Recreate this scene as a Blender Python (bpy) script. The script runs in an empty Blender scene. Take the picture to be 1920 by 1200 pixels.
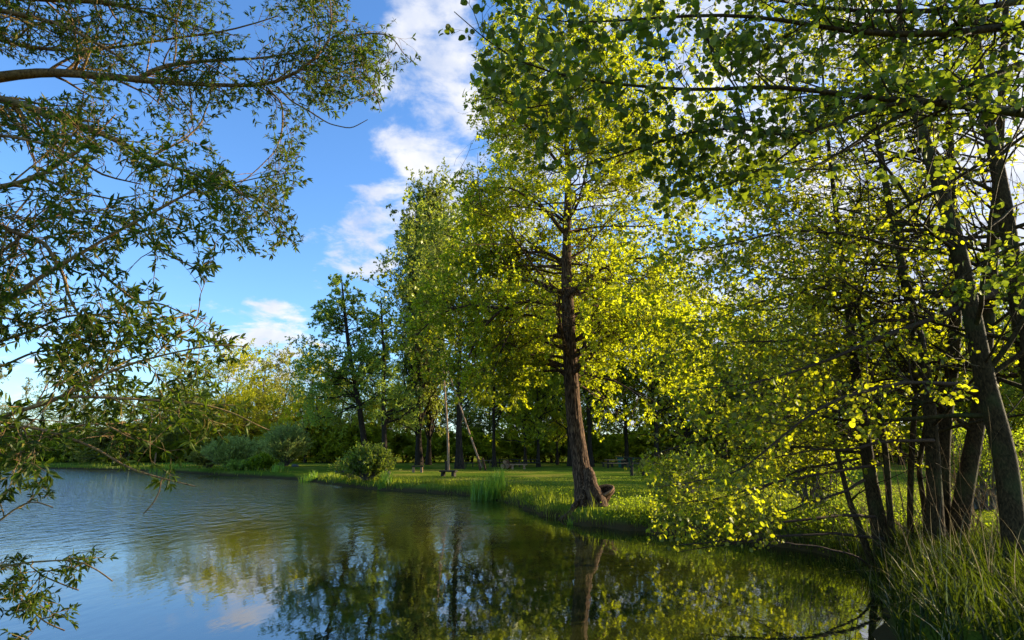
import bpy, math
import numpy as np
from mathutils import Vector, Matrix

# ------------------------------------------------------------------ basics
scene = bpy.context.scene
COL = scene.collection
RNG = np.random.default_rng(7)
F = 1066.7                       # focal length in photo pixels (20 mm on 36 mm, 1920 wide)
PITCH = math.radians(13.2)
CZ = 1.75
CAM = np.array([0.0, 0.0, CZ])
UP = np.array([0, -math.sin(PITCH), math.cos(PITCH)])
FW = np.array([0, math.cos(PITCH), math.sin(PITCH)])
RT = np.array([1.0, 0, 0])

def ray(px, py):
    return RT * ((px - 960) / F) + UP * ((600 - py) / F) + FW
def P(px, py, Y):
    d = ray(px, py)
    return CAM + d * (Y / d[1])
def G(px, py, z=0.0):
    d = ray(px, py)
    return CAM + d * ((z - CZ) / d[2])
def project(pts):
    q = pts - CAM
    dep = q @ FW
    dep = np.where(dep < 0.05, 0.05, dep)
    return 960 + F * (q @ RT) / dep, 600 - F * (q @ UP) / dep
def inpoly(px, py, poly):
    poly = np.array(poly, float)
    x0, y0 = poly[:, 0], poly[:, 1]
    x1, y1 = np.roll(x0, -1), np.roll(y0, -1)
    c = np.zeros(len(px), bool)
    for a, b, d, e in zip(x0, y0, x1, y1):
        if b == e: continue
        hit = ((b > py) != (e > py)) & (px < (d - a) * (py - b) / (e - b) + a)
        c ^= hit
    return c
def norm(v):
    return v / (np.linalg.norm(v, axis=-1, keepdims=True) + 1e-9)

# ------------------------------------------------------------------ value noise
_perm = np.random.default_rng(3).random((64, 64, 64)).astype(np.float32)
def vnoise(p, s=1.0):
    p = np.asarray(p, float) * s
    i = np.floor(p).astype(int); f = p - i; f = f * f * (3 - 2 * f)
    r = 0
    for dx in (0, 1):
        for dy in (0, 1):
            for dz in (0, 1):
                w = (f[..., 0] if dx else 1 - f[..., 0]) * (f[..., 1] if dy else 1 - f[..., 1]) * (f[..., 2] if dz else 1 - f[..., 2])
                r = r + w * _perm[(i[..., 0] + dx) % 64, (i[..., 1] + dy) % 64, (i[..., 2] + dz) % 64]
    return r * 2 - 1
def fbm(p, s=1.0, o=3):
    r = 0; a = 1
    for k in range(o):
        r = r + a * vnoise(np.asarray(p) + 17.3 * k, s * 2 ** k); a *= .5
    return r

# ------------------------------------------------------------------ mesh builder
class MB:
    def __init__(s):
        s.v = []; s.f = []; s.n = 0; s.r = []; s.sm = []
    def add(s, v, f, rnd=None, smooth=False):
        v = np.asarray(v, np.float32).reshape(-1, 3); f = np.asarray(f, np.int32)
        if len(f) == 0: return
        s.v.append(v); s.f.append(f + s.n); s.n += len(v)
        s.r.append(np.zeros(len(f), np.float32) if rnd is None else np.asarray(rnd, np.float32))
        s.sm.append(np.full(len(f), smooth))
    def mesh(s, name, mat):
        me = bpy.data.meshes.new(name)
        if s.v:
            V = np.concatenate(s.v)
            me.vertices.add(len(V)); me.vertices.foreach_set('co', V.ravel())
            loops = np.concatenate([f.ravel() for f in s.f])
            tot = np.concatenate([np.full(len(f), f.shape[1], np.int32) for f in s.f])
            st = np.concatenate([[0], np.cumsum(tot)[:-1]]).astype(np.int32)
            me.loops.add(len(loops)); me.loops.foreach_set('vertex_index', loops)
            me.polygons.add(len(tot)); me.polygons.foreach_set('loop_start', st)
            me.polygons.foreach_set('loop_total', tot)
            me.polygons.foreach_set('use_smooth', np.concatenate(s.sm))
            me.update(calc_edges=True)
            at = me.attributes.new('rnd', 'FLOAT', 'FACE')
            at.data.foreach_set('value', np.concatenate(s.r))
            me.validate()
        if mat: me.materials.append(mat)
        return me
    def build(s, name, mat, parent=None, origin=None):
        if origin is not None:
            o3 = np.asarray(origin, np.float32)
            s.v = [v - o3 for v in s.v]
        ob = bpy.data.objects.new(name, s.mesh(name, mat)); COL.objects.link(ob)
        if parent is not None: ob.parent = parent
        elif origin is not None: ob.location = tuple(float(c) for c in origin)
        return ob
    def box(s, c, size, rot=None, taper=1.0, bev=0.0):
        # box with chamfered long edges
        hx, hy, hz = [a / 2 for a in size]
        b = min(bev, hx * .8, hy * .8)
        ring = [(-hx + b, -hy), (hx - b, -hy), (hx, -hy + b), (hx, hy - b), (hx - b, hy), (-hx + b, hy), (-hx, hy - b), (-hx, -hy + b)] if b > 0 else [(-hx, -hy), (hx, -hy), (hx, hy), (-hx, hy)]
        k = len(ring)
        v = [(x, y, -hz) for x, y in ring] + [(x * taper, y * taper, hz) for x, y in ring]
        v = np.array(v, float)
        if rot is not None: v = v @ np.array(rot.to_3x3()).T
        v += np.array(c)
        s.add(v, [[i, (i + 1) % k, k + (i + 1) % k, k + i] for i in range(k)])
        s.add(v, [list(range(k))[::-1]]); s.add(v, [list(range(k, 2 * k))])

def tag(o, label=None, cat=None, group=None, kind=None):
    if label: o['label'] = label
    if cat: o['category'] = cat
    if group: o['group'] = group
    if kind: o['kind'] = kind
    return o
def thing(name, loc, label, cat, group=None, rz=0):
    o = bpy.data.objects.new(name, None); COL.objects.link(o)
    o.location = tuple(float(c) for c in loc); o.rotation_euler = (0, 0, rz); o.empty_display_size = .3
    return tag(o, label, cat, group)
def copy_tree(root, loc, rz, sc, label, cat, group, mats=None):
    r = root.copy(); COL.objects.link(r)
    r.location = tuple(float(c) for c in loc); r.rotation_euler = (0, 0, rz); r.scale = sc
    for k in ('group', 'label', 'category'):
        if k in r: del r[k]
    tag(r, label, cat, group)
    for ch in list(root.children):
        c = ch.copy(); COL.objects.link(c); c.parent = r
        if mats and ch.get('role') in mats:
            c.material_slots[0].link = 'OBJECT'; c.material_slots[0].material = mats[ch['role']]
    return r

# ------------------------------------------------------------------ tubes / branches (batched)
def tubes(mb, Pt, R, sides=6, seed=0):
    B, N, _ = Pt.shape
    if B == 0: return
    T = norm(np.gradient(Pt, axis=1))
    rg = np.random.default_rng(seed + 5)
    ref = norm(np.cross(T[:, 0], norm(rg.normal(size=(B, 3)))))
    U = ref[:, None, :] - (T * ref[:, None, :]).sum(-1, keepdims=True) * T
    U = norm(U); W = np.cross(T, U)
    a = np.arange(sides) * 2 * math.pi / sides
    V = Pt[:, :, None, :] + R[:, :, None, None] * (np.cos(a)[None, None, :, None] * U[:, :, None, :] + np.sin(a)[None, None, :, None] * W[:, :, None, :])
    idx = np.arange(B * N * sides).reshape(B, N, sides)
    q = np.stack([idx[:, :-1, :], np.roll(idx, -1, 2)[:, :-1, :], np.roll(idx, -1, 2)[:, 1:, :], idx[:, 1:, :]], -1).reshape(-1, 4)
    mb.add(V.reshape(-1, 3), q, smooth=True)
def paths(s, d, L, N, wob, trop, rg, drift=None):
    B = len(s)
    out = np.zeros((B, N, 3)); out[:, 0] = s
    d = norm(d.copy()); step = (L / (N - 1))[:, None]
    for k in range(1, N):
        d = norm(d + wob * rg.normal(size=(B, 3)) + (trop if not callable(trop) else trop(k / (N - 1))))
        out[:, k] = out[:, k - 1] + d * step
    return out
def sample(Pt, R, cnt, t0, t1, rg):
    B, N, _ = Pt.shape
    cnt = np.broadcast_to(np.asarray(cnt), (B,)).astype(int)
    pi = np.repeat(np.arange(B), cnt)
    t = t0 + (t1 - t0) * rg.random(len(pi))
    x = t * (N - 1); i = np.minimum(x.astype(int), N - 2); f = (x - i)[:, None]
    a, b = Pt[pi, i], Pt[pi, i + 1]
    return pi, t, a + (b - a) * f, norm(b - a), R[pi, i] * (1 - f[:, 0]) + R[pi, i + 1] * f[:, 0]
def kids(Pt, R, cnt, t0, t1, ang, Lf, N, wob, trop, rg, rk=.5, flat=0.0, rmin=.002, bias=None, taper=.25):
    """children of a batch of branches. Lf(t, parent index) -> length"""
    pi, t, s, T, r = sample(Pt, R, cnt, t0, t1, rg)
    if len(pi) == 0: return np.zeros((0, N, 3)), np.zeros((0, N)), pi
    rnd = rg.normal(size=(len(pi), 3)); rnd[:, 2] *= (1 - flat)
    side = norm(np.cross(T, rnd)) if flat == 0 else norm(rnd - (rnd * T).sum(-1, keepdims=True) * T)
    a = ang * (0.75 + .5 * rg.random(len(pi)))
    d = T * np.cos(a)[:, None] + side * np.sin(a)[:, None]
    if bias is not None: d = norm(d + bias)
    L = Lf(t, pi) * (.65 + .7 * rg.random(len(pi)))
    Pc = paths(s, d, L, N, wob, trop, rg)
    r0 = np.maximum(np.minimum(r * rk, L * .03), rmin)
    Rc = r0[:, None] * np.linspace(1, taper, N)[None, :]
    return Pc, Rc, pi

# ------------------------------------------------------------------ leaves
# template: (along, across, up-fold), faces
WILLOW = (np.array([[0, 0, 0], [.3, .13, .04], [.6, .13, .03], [1, 0, -.06], [.6, -.13, .03], [.3, -.13, .04], [.3, 0, 0], [.65, 0, -.02]]),
          [[0, 6, 1, 1], [0, 5, 6, 6], [6, 7, 2, 1], [6, 5, 4, 7], [7, 3, 2, 2], [7, 4, 3, 3]])
def tri_q(t): return t
ROUND = (np.array([[0, 0, 0], [.22, .36, .07], [.6, .46, .06], [.93, .25, .02], [1, 0, -.03], [.93, -.25, .02], [.6, -.46, .06], [.22, -.36, .07], [.5, 0, 0]]), None)
SMALL = (np.array([[0, 0, 0], [.5, .36, .08], [1, 0, 0], [.5, -.36, .08]]), [[0, 3, 2, 1]])
SLIM = (np.array([[0, 0, 0], [.5, .17, .03], [1, 0, -.03], [.5, -.17, .03]]), [[0, 3, 2, 1]])
def leaves(mb, pos, d, size, kind, rg, upb=.6, rnd=None):
    M = len(pos)
    if M == 0: return
    d = norm(d)
    n = rg.normal(size=(M, 3)); n[:, 2] = np.abs(n[:, 2]) * .5 + upb
    n = norm(n - (n * d).sum(-1, keepdims=True) * d)
    s = np.cross(n, d)
    size = np.broadcast_to(size, (M,)).astype(float)
    if rnd is None: rnd = rg.random(M)
    tv = kind[0]
    wdt = (.72 + .38 * rg.random(M))[:, None, None]; crl = (-.6 + 3.2 * rg.random(M))[:, None, None]
    arch = (-.32 + .3 * rg.random(M))[:, None] * (tv[None, :, 0] ** 2)
    V = pos[:, None, :] + size[:, None, None] * (tv[None, :, 0, None] * d[:, None, :] + wdt * tv[None, :, 1, None] * s[:, None, :] + (crl * tv[None, :, 2, None] + arch[..., None]) * n[:, None, :])
    k = len(tv); off = (np.arange(M) * k)[:, None, None]
    if kind is ROUND:
        f = np.array([[8, 0, 1], [8, 1, 2], [8, 2, 3], [8, 3, 4], [8, 4, 5], [8, 5, 6], [8, 6, 7], [8, 7, 0]])
    elif kind is WILLOW:
        f = np.array([[0, 6, 1], [0, 5, 6], [6, 7, 2], [6, 2, 1], [6, 5, 4], [6, 4, 7], [7, 3, 2], [7, 4, 3]])
    else:
        f = np.array(kind[1])
    mb.add(V.reshape(-1, 3), (f[None] + off).reshape(-1, f.shape[1]), np.repeat(rnd, len(f)), smooth=False)
def leaf_on(Pt, per, t0, t1, rg, spread=.9, droop=0.0):
    dummy = np.zeros(Pt.shape[:2])
    pi, t, s, T, _ = sample(Pt, dummy, per, t0, t1, rg)
    r = rg.normal(size=(len(pi), 3))
    d = norm(T * (1 - spread * .5) + norm(r) * spread)
    d[:, 2] -= droop
    return pi, t, s, norm(d)

# ------------------------------------------------------------------ materials
def newmat(name):
    m = bpy.data.materials.new(name); m.use_nodes = True
    nt = m.node_tree; nt.nodes.clear()
    out = nt.nodes.new('ShaderNodeOutputMaterial')
    return m, nt, out
def N_(nt, typ, **kw):
    n = nt.nodes.new(typ)
    for k, v in kw.items(): setattr(n, k, v)
    return n
def ramp(nt, stops):
    r = N_(nt, 'ShaderNodeValToRGB')
    e = r.color_ramp.elements
    while len(e) > 1: e.remove(e[-1])
    e[0].position = stops[0][0]; e[0].color = (*stops[0][1], 1)
    for p, c in stops[1:]:
        x = e.new(p); x.color = (*c, 1)
    return r
def leafmat(name, cols, tcol, tfac=.5, gloss=.06, rough=.45, objvar=.25):
    """cols: list of (pos,color) reflectance over the per-leaf random number; tcol: colour of the light passing through"""
    m, nt, out = newmat(name); L = nt.links.new
    at = N_(nt, 'ShaderNodeAttribute', attribute_name='rnd')
    r = ramp(nt, cols); L(at.outputs['Fac'], r.inputs[0])
    oi = N_(nt, 'ShaderNodeObjectInfo')
    hs = N_(nt, 'ShaderNodeHueSaturation'); hs.inputs['Saturation'].default_value = 1
    mr = N_(nt, 'ShaderNodeMapRange'); mr.inputs['To Min'].default_value = 1 - objvar; mr.inputs['To Max'].default_value = 1 + objvar
    L(oi.outputs['Random'], mr.inputs['Value']); L(mr.outputs[0], hs.inputs['Value']); L(r.outputs[0], hs.inputs['Color'])
    df = N_(nt, 'ShaderNodeBsdfDiffuse'); L(hs.outputs[0], df.inputs[0])
    r2 = ramp(nt, [(0, tuple(c * .7 for c in tcol)), (.5, tcol), (1, tuple(min(1, c * 1.25) for c in tcol))]); L(at.outputs['Fac'], r2.inputs[0])
    tr = N_(nt, 'ShaderNodeBsdfTranslucent'); L(r2.outputs[0], tr.inputs[0])
    mx = N_(nt, 'ShaderNodeMixShader'); mx.inputs[0].default_value = tfac
    L(df.outputs[0], mx.inputs[1]); L(tr.outputs[0], mx.inputs[2])
    gl = N_(nt, 'ShaderNodeBsdfGlossy'); gl.inputs['Roughness'].default_value = rough
    gl.inputs[0].default_value = (.8, .8, .6, 1)
    m2 = N_(nt, 'ShaderNodeMixShader'); m2.inputs[0].default_value = gloss
    L(mx.outputs[0], m2.inputs[1]); L(gl.outputs[0], m2.inputs[2]); L(m2.outputs[0], out.inputs[0])
    return m
def barkmat(name, c0, c1, c2, scale=1.0, bump=.4, zs=.18, moss=None):
    m, nt, out = newmat(name); L = nt.links.new
    tc = N_(nt, 'ShaderNodeTexCoord'); mp = N_(nt, 'ShaderNodeMapping'); mp.inputs['Scale'].default_value = (scale, scale, scale * zs)
    L(tc.outputs['Object'], mp.inputs[0])
    n1 = N_(nt, 'ShaderNodeTexNoise'); n1.inputs['Scale'].default_value = 22; n1.inputs['Detail'].default_value = 6; n1.inputs['Distortion'].default_value = .6
    L(mp.outputs[0], n1.inputs['Vector'])
    n2 = N_(nt, 'ShaderNodeTexNoise'); n2.inputs['Scale'].default_value = 2.5; n2.inputs['Detail'].default_value = 3
    L(tc.outputs['Object'], n2.inputs['Vector'])
    r = ramp(nt, [(.32, c0), (.5, c1), (.68, c2)]); L(n1.outputs[0], r.inputs[0])
    col = r.outputs[0]
    if moss:
        mr = N_(nt, 'ShaderNodeMapRange'); mr.inputs['From Min'].default_value = .5; mr.inputs['From Max'].default_value = .68
        L(n2.outputs[0], mr.inputs[0])
        mm = N_(nt, 'ShaderNodeMixRGB'); mm.inputs[2].default_value = (*moss, 1)
        ml = N_(nt, 'ShaderNodeMath', operation='MULTIPLY'); ml.inputs[1].default_value = .6
        L(mr.outputs[0], ml.inputs[0]); L(ml.outputs[0], mm.inputs[0]); L(col, mm.inputs[1]); col = mm.outputs[0]
    b = N_(nt, 'ShaderNodeBump'); b.inputs['Strength'].default_value = bump; b.inputs['Distance'].default_value = .03 / scale
    L(n1.outputs[0], b.inputs['Height'])
    p = N_(nt, 'ShaderNodeBsdfPrincipled'); p.inputs['Roughness'].default_value = .85
    p.inputs['Specular IOR Level'].default_value = .08
    L(col, p.inputs['Base Color']); L(b.outputs[0], p.inputs['Normal']); L(p.outputs[0], out.inputs[0])
    return m
def woodmat(name, c0, c1, rough=.75):
    m, nt, out = newmat(name); L = nt.links.new
    tc = N_(nt, 'ShaderNodeTexCoord'); mp = N_(nt, 'ShaderNodeMapping'); mp.inputs['Scale'].default_value = (2, 14, 14)
    L(tc.outputs['Object'], mp.inputs[0])
    n1 = N_(nt, 'ShaderNodeTexNoise'); n1.inputs['Scale'].default_value = 3; n1.inputs['Detail'].default_value = 5
    L(mp.outputs[0], n1.inputs['Vector']); r = ramp(nt, [(.3, c0), (.7, c1)]); L(n1.outputs[0], r.inputs[0])
    p = N_(nt, 'ShaderNodeBsdfPrincipled'); p.inputs['Roughness'].default_value = rough; p.inputs['Specular IOR Level'].default_value = .12
    b = N_(nt, 'ShaderNodeBump'); b.inputs['Strength'].default_value = .3; L(n1.outputs[0], b.inputs['Height']); L(b.outputs[0], p.inputs['Normal'])
    L(r.outputs[0], p.inputs['Base Color']); L(p.outputs[0], out.inputs[0])
    return m

M = {}
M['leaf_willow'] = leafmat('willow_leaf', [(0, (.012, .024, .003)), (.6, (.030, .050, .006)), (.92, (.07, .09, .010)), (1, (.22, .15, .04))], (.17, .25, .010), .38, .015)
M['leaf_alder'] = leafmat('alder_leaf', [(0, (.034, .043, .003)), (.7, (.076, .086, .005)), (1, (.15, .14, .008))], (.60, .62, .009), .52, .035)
M['leaf_alder_shade'] = leafmat('shade_tinted_alder_leaf', [(0, (.024, .036, .004)), (.7, (.048, .066, .006)), (1, (.08, .10, .01))], (.26, .33, .012), .42, .03)  # darker copy of the alder leaf; the boughs' shadow is in its colour
M['leaf_main'] = leafmat('yellow_green_leaf', [(0, (.055, .078, .004)), (.6, (.11, .14, .006)), (1, (.18, .19, .008))], (.69, .72, .010), .55, .03)  # yellow-green leaf of the big tree and several lawn trees
M['leaf_green'] = leafmat('mid_green_leaf', [(0, (.040, .060, .008)), (.6, (.085, .11, .014)), (1, (.13, .15, .02))], (.40, .48, .03), .45, .03)
M['leaf_cool'] = leafmat('cool_green_leaf', [(0, (.07, .10, .016)), (.6, (.14, .18, .026)), (1, (.19, .23, .04))], (.50, .62, .06), .52, .02)
M['leaf_poplar'] = leafmat('poplar_leaf', [(0, (.06, .075, .006)), (.6, (.125, .135, .010)), (1, (.20, .19, .02))], (.42, .48, .03), .42, .06)
M['leaf_dark'] = leafmat('shaded_wood_leaf', [(0, (.05, .07, .010)), (.7, (.10, .13, .016)), (1, (.15, .17, .02))], (.46, .54, .03), .48, .02)
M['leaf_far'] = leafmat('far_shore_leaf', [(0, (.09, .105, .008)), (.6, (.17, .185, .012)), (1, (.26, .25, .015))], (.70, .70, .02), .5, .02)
M['leaf_yellow'] = leafmat('yellow_leaf', [(0, (.20, .19, .004)), (.6, (.38, .35, .005)), (1, (.52, .44, .006))], (.95, .85, .005), .5, .03, objvar=.1)
M['leaf_olive'] = leafmat('olive_leaf', [(0, (.08, .08, .012)), (.6, (.15, .14, .02)), (1, (.22, .18, .03))], (.45, .42, .05), .42, .03)
M['leaf_silver'] = leafmat('silver_shrub_leaf', [(0, (.18, .22, .03)), (.6, (.32, .36, .06)), (1, (.44, .47, .09))], (.44, .52, .12), .35, .04)
M['leaf_bank'] = leafmat('bank_leaf', [(0, (.04, .065, .004)), (.6, (.08, .11, .006)), (1, (.14, .15, .01))], (.44, .54, .012), .5, .03)
M['grass_blade'] = leafmat('grass_blade', [(0, (.018, .038, .003)), (.6, (.038, .068, .005)), (.93, (.09, .11, .012)), (1, (.26, .20, .08))], (.40, .46, .02), .45, .015)
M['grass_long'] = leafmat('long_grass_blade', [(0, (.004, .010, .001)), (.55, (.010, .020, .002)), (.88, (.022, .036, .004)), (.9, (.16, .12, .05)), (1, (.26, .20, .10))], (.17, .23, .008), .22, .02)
M['reed_blade'] = leafmat('reed_blade', [(0, (.035, .085, .010)), (.6, (.07, .15, .016)), (1, (.14, .22, .03))], (.40, .60, .03), .45, .03)
M['grass_dry'] = leafmat('dry_stem', [(0, (.16, .11, .05)), (1, (.38, .30, .18))], (.35, .28, .14), .25, .03)
M['bark_main'] = barkmat('furrowed_bark', (.012, .006, .003), (.065, .034, .018), (.20, .115, .062), 1.3, .9, .22)
M['bark_lip'] = barkmat('pale_lip_bark', (.10, .05, .025), (.22, .12, .06), (.38, .23, .13), 2.0, .6, .5)  # lighter bark tone for the rims of the hollows
M['bark_alder'] = barkmat('alder_bark', (.018, .011, .004), (.046, .028, .011), (.085, .052, .020), 2.0, .5, .45, moss=(.06, .07, .02))
M['bark_dark'] = barkmat('dark_bark', (.012, .009, .006), (.03, .021, .014), (.06, .042, .026), 1.0, .5, .2)
M['bark_willow'] = barkmat('willow_bark', (.07, .04, .02), (.20, .115, .05), (.30, .19, .08), 3.0, .5, .8, moss=(.16, .13, .03))
M['bark_twig'] = barkmat('twig_bark', (.035, .022, .015), (.07, .042, .027), (.11, .07, .04), 3.0, .2, .8)
M['bark_grey'] = barkmat('grey_bark', (.05, .045, .04), (.11, .10, .085), (.2, .18, .15), 1.0, .4, .25)
M['wood_grey'] = woodmat('weathered_wood', (.07, .05, .03), (.18, .14, .09))
M['wood_warm_sunlit'] = woodmat('warm_and_sunlit_wood', (.16, .08, .035), (.42, .25, .13))  # warm tone; on benches and table top it puts sunlight into the colour
M['wood_pole'] = woodmat('pole_wood', (.16, .09, .05), (.40, .25, .14))
M['wood_dark'] = woodmat('dark_wood', (.022, .016, .010), (.06, .046, .030))
M['green_paint'] = woodmat('green_painted_metal', (.02, .07, .04), (.03, .11, .065), .7)
M['stone'] = woodmat('field_stone', (.04, .038, .035), (.12, .11, .10))
M['white_paint'] = woodmat('whitewash', (.5, .48, .45), (.8, .78, .74))

# ------------------------------------------------------------------ pond outline and terrain
near_shore = [(1690, 1260), (1668, 1180), (1640, 1110), (1622, 1070), (1560, 1045), (1480, 1028), (1390, 1015), (1300, 1002), (1230, 1000), (1150, 991), (1080, 984),
              (1020, 969), (965, 948), (915, 936), (870, 929), (800, 924), (735, 921), (690, 917), (640, 911), (590, 905), (540, 899), (480, 895), (420, 892), (365, 888),
              (300, 884), (240, 882.5), (150, 880), (0, 878.5), (-300, 878), (-700, 878)]
shore = [tuple(G(x, y)[:2]) for x, y in near_shore]
shore = [(3.2, 3.2), (3.6, 4.4)] + shore + [(-150, 60), (-150, 10), (-60, -2), (-20, 0.2), (-8, 1.2), (-3, 2.0), (1, 2.4)]
SH = np.array(shore)
def sdist(x, y):
    """signed distance to the pond edge, positive on land"""
    x = np.asarray(x, float); y = np.asarray(y, float)
    sh = x.shape; p = np.stack([x.ravel(), y.ravel()], 1)
    best = np.full(len(p), 1e9)
    A = SH; B = np.roll(SH, -1, 0)
    for a, b in zip(A, B):
        ab = b - a; t = np.clip(((p - a) @ ab) / (ab @ ab), 0, 1)
        d = np.linalg.norm(p - (a + t[:, None] * ab), axis=1)
        best = np.minimum(best, d)
    ins = inpoly(p[:, 0], p[:, 1], SH)
    return np.where(ins, -best, best).reshape(sh)
def ground(x, y, sd=None):
    x = np.asarray(x, float); y = np.asarray(y, float)
    if sd is None: sd = sdist(x, y)
    q = np.stack([x, y, x * 0], -1)
    sd = sd + .20 * vnoise(q, .9) + .16 * vnoise(q, 2.3)
    s = np.clip(sd / .55, 0, 1); s = s * s * (3 - 2 * s)
    land = .04 + .30 * s + .12 * np.clip((sd - .5) / 4, 0, 1) + .05 * vnoise(q, .13) * np.clip(sd / 6, 0, 1) + .025 * vnoise(q, .9) * np.clip(sd, 0, 1)
    far = np.clip((y - 78) / 60, 0, 1)
    land = land + far * far * 5.5 * (1 + .3 * vnoise(q, .03))
    wat = -.08 + .55 * sd
    return np.where(sd > 0, land, np.maximum(wat, -1.2))

def axis(segs):
    out = [segs[0][0]]
    for a, b, st in segs:
        n = max(1, int(round((b - a) / st)))
        out += list(a + (b - a) * (np.arange(1, n + 1) / n))
    return np.array(out)
xs = axis([(-900, -200, 50), (-200, -60, 5), (-60, -12, 1.2), (-12, 14, .2), (14, 40, .8), (40, 150, 4), (150, 900, 50)])
ys = axis([(-300, -20, 30), (-20, 2, 1), (2, 30, .2), (30, 60, .6), (60, 100, 1.0), (100, 200, 8), (200, 1400, 80)])
X, Y_ = np.meshgrid(xs, ys)
Z = ground(X, Y_)
mb = MB(); nx, ny = len(xs), len(ys)
idx = np.arange(nx * ny).reshape(ny, nx)
mb.add(np.stack([X, Y_, Z], -1).reshape(-1, 3), np.stack([idx[:-1, :-1], idx[:-1, 1:], idx[1:, 1:], idx[1:, :-1]], -1).reshape(-1, 4), smooth=True)
def lawnmat():
    m, nt, out = newmat('mown_grass_ground'); L = nt.links.new
    tc = N_(nt, 'ShaderNodeTexCoord'); ge = N_(nt, 'ShaderNodeNewGeometry')
    big = N_(nt, 'ShaderNodeTexNoise'); big.inputs['Scale'].default_value = .22; big.inputs['Detail'].default_value = 4
    L(tc.outputs['Object'], big.inputs['Vector'])
    fine = N_(nt, 'ShaderNodeTexNoise'); fine.inputs['Scale'].default_value = 9; fine.inputs['Detail'].default_value = 8; fine.inputs['Roughness'].default_value = .75
    L(tc.outputs['Object'], fine.inputs['Vector'])
    r1 = ramp(nt, [(.3, (.07, .11, .010)), (.5, (.10, .135, .014)), (.62, (.18, .17, .025)), (.75, (.25, .21, .05))]); L(big.outputs[0], r1.inputs[0])
    r2 = ramp(nt, [(.25, (.35, .4, .3)), (.5, (1, 1, 1)), (.8, (1.5, 1.45, 1.2))]); L(fine.outputs[0], r2.inputs[0])
    mu = N_(nt, 'ShaderNodeMixRGB', blend_type='MULTIPLY'); mu.inputs[0].default_value = 1
    L(r1.outputs[0], mu.inputs[1]); L(r2.outputs[0], mu.inputs[2])
    # bare earth at the waterline
    sx = N_(nt, 'ShaderNodeSeparateXYZ'); L(ge.outputs['Position'], sx.inputs[0])
    mr = N_(nt, 'ShaderNodeMapRange'); mr.inputs['From Min'].default_value = .10; mr.inputs['From Max'].default_value = .26
    L(sx.outputs[2], mr.inputs[0])
    mm = N_(nt, 'ShaderNodeMixRGB'); L(mr.outputs[0], mm.inputs[0]); mm.inputs[1].default_value = (.06, .042, .018, 1); L(mu.outputs[0], mm.inputs[2])
    b = N_(nt, 'ShaderNodeBump'); b.inputs['Strength'].default_value = .8; b.inputs['Distance'].default_value = .05; L(fine.outputs[0], b.inputs['Height'])
    p = N_(nt, 'ShaderNodeBsdfPrincipled'); p.inputs['Roughness'].default_value = .9; p.inputs['Specular IOR Level'].default_value = .0
    
    L(mm.outputs[0], p.inputs['Base Color']); L(b.outputs[0], p.inputs['Normal']); L(p.outputs[0], out.inputs[0])
    return m
tag(mb.build('ground', lawnmat()), kind='structure')

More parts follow.
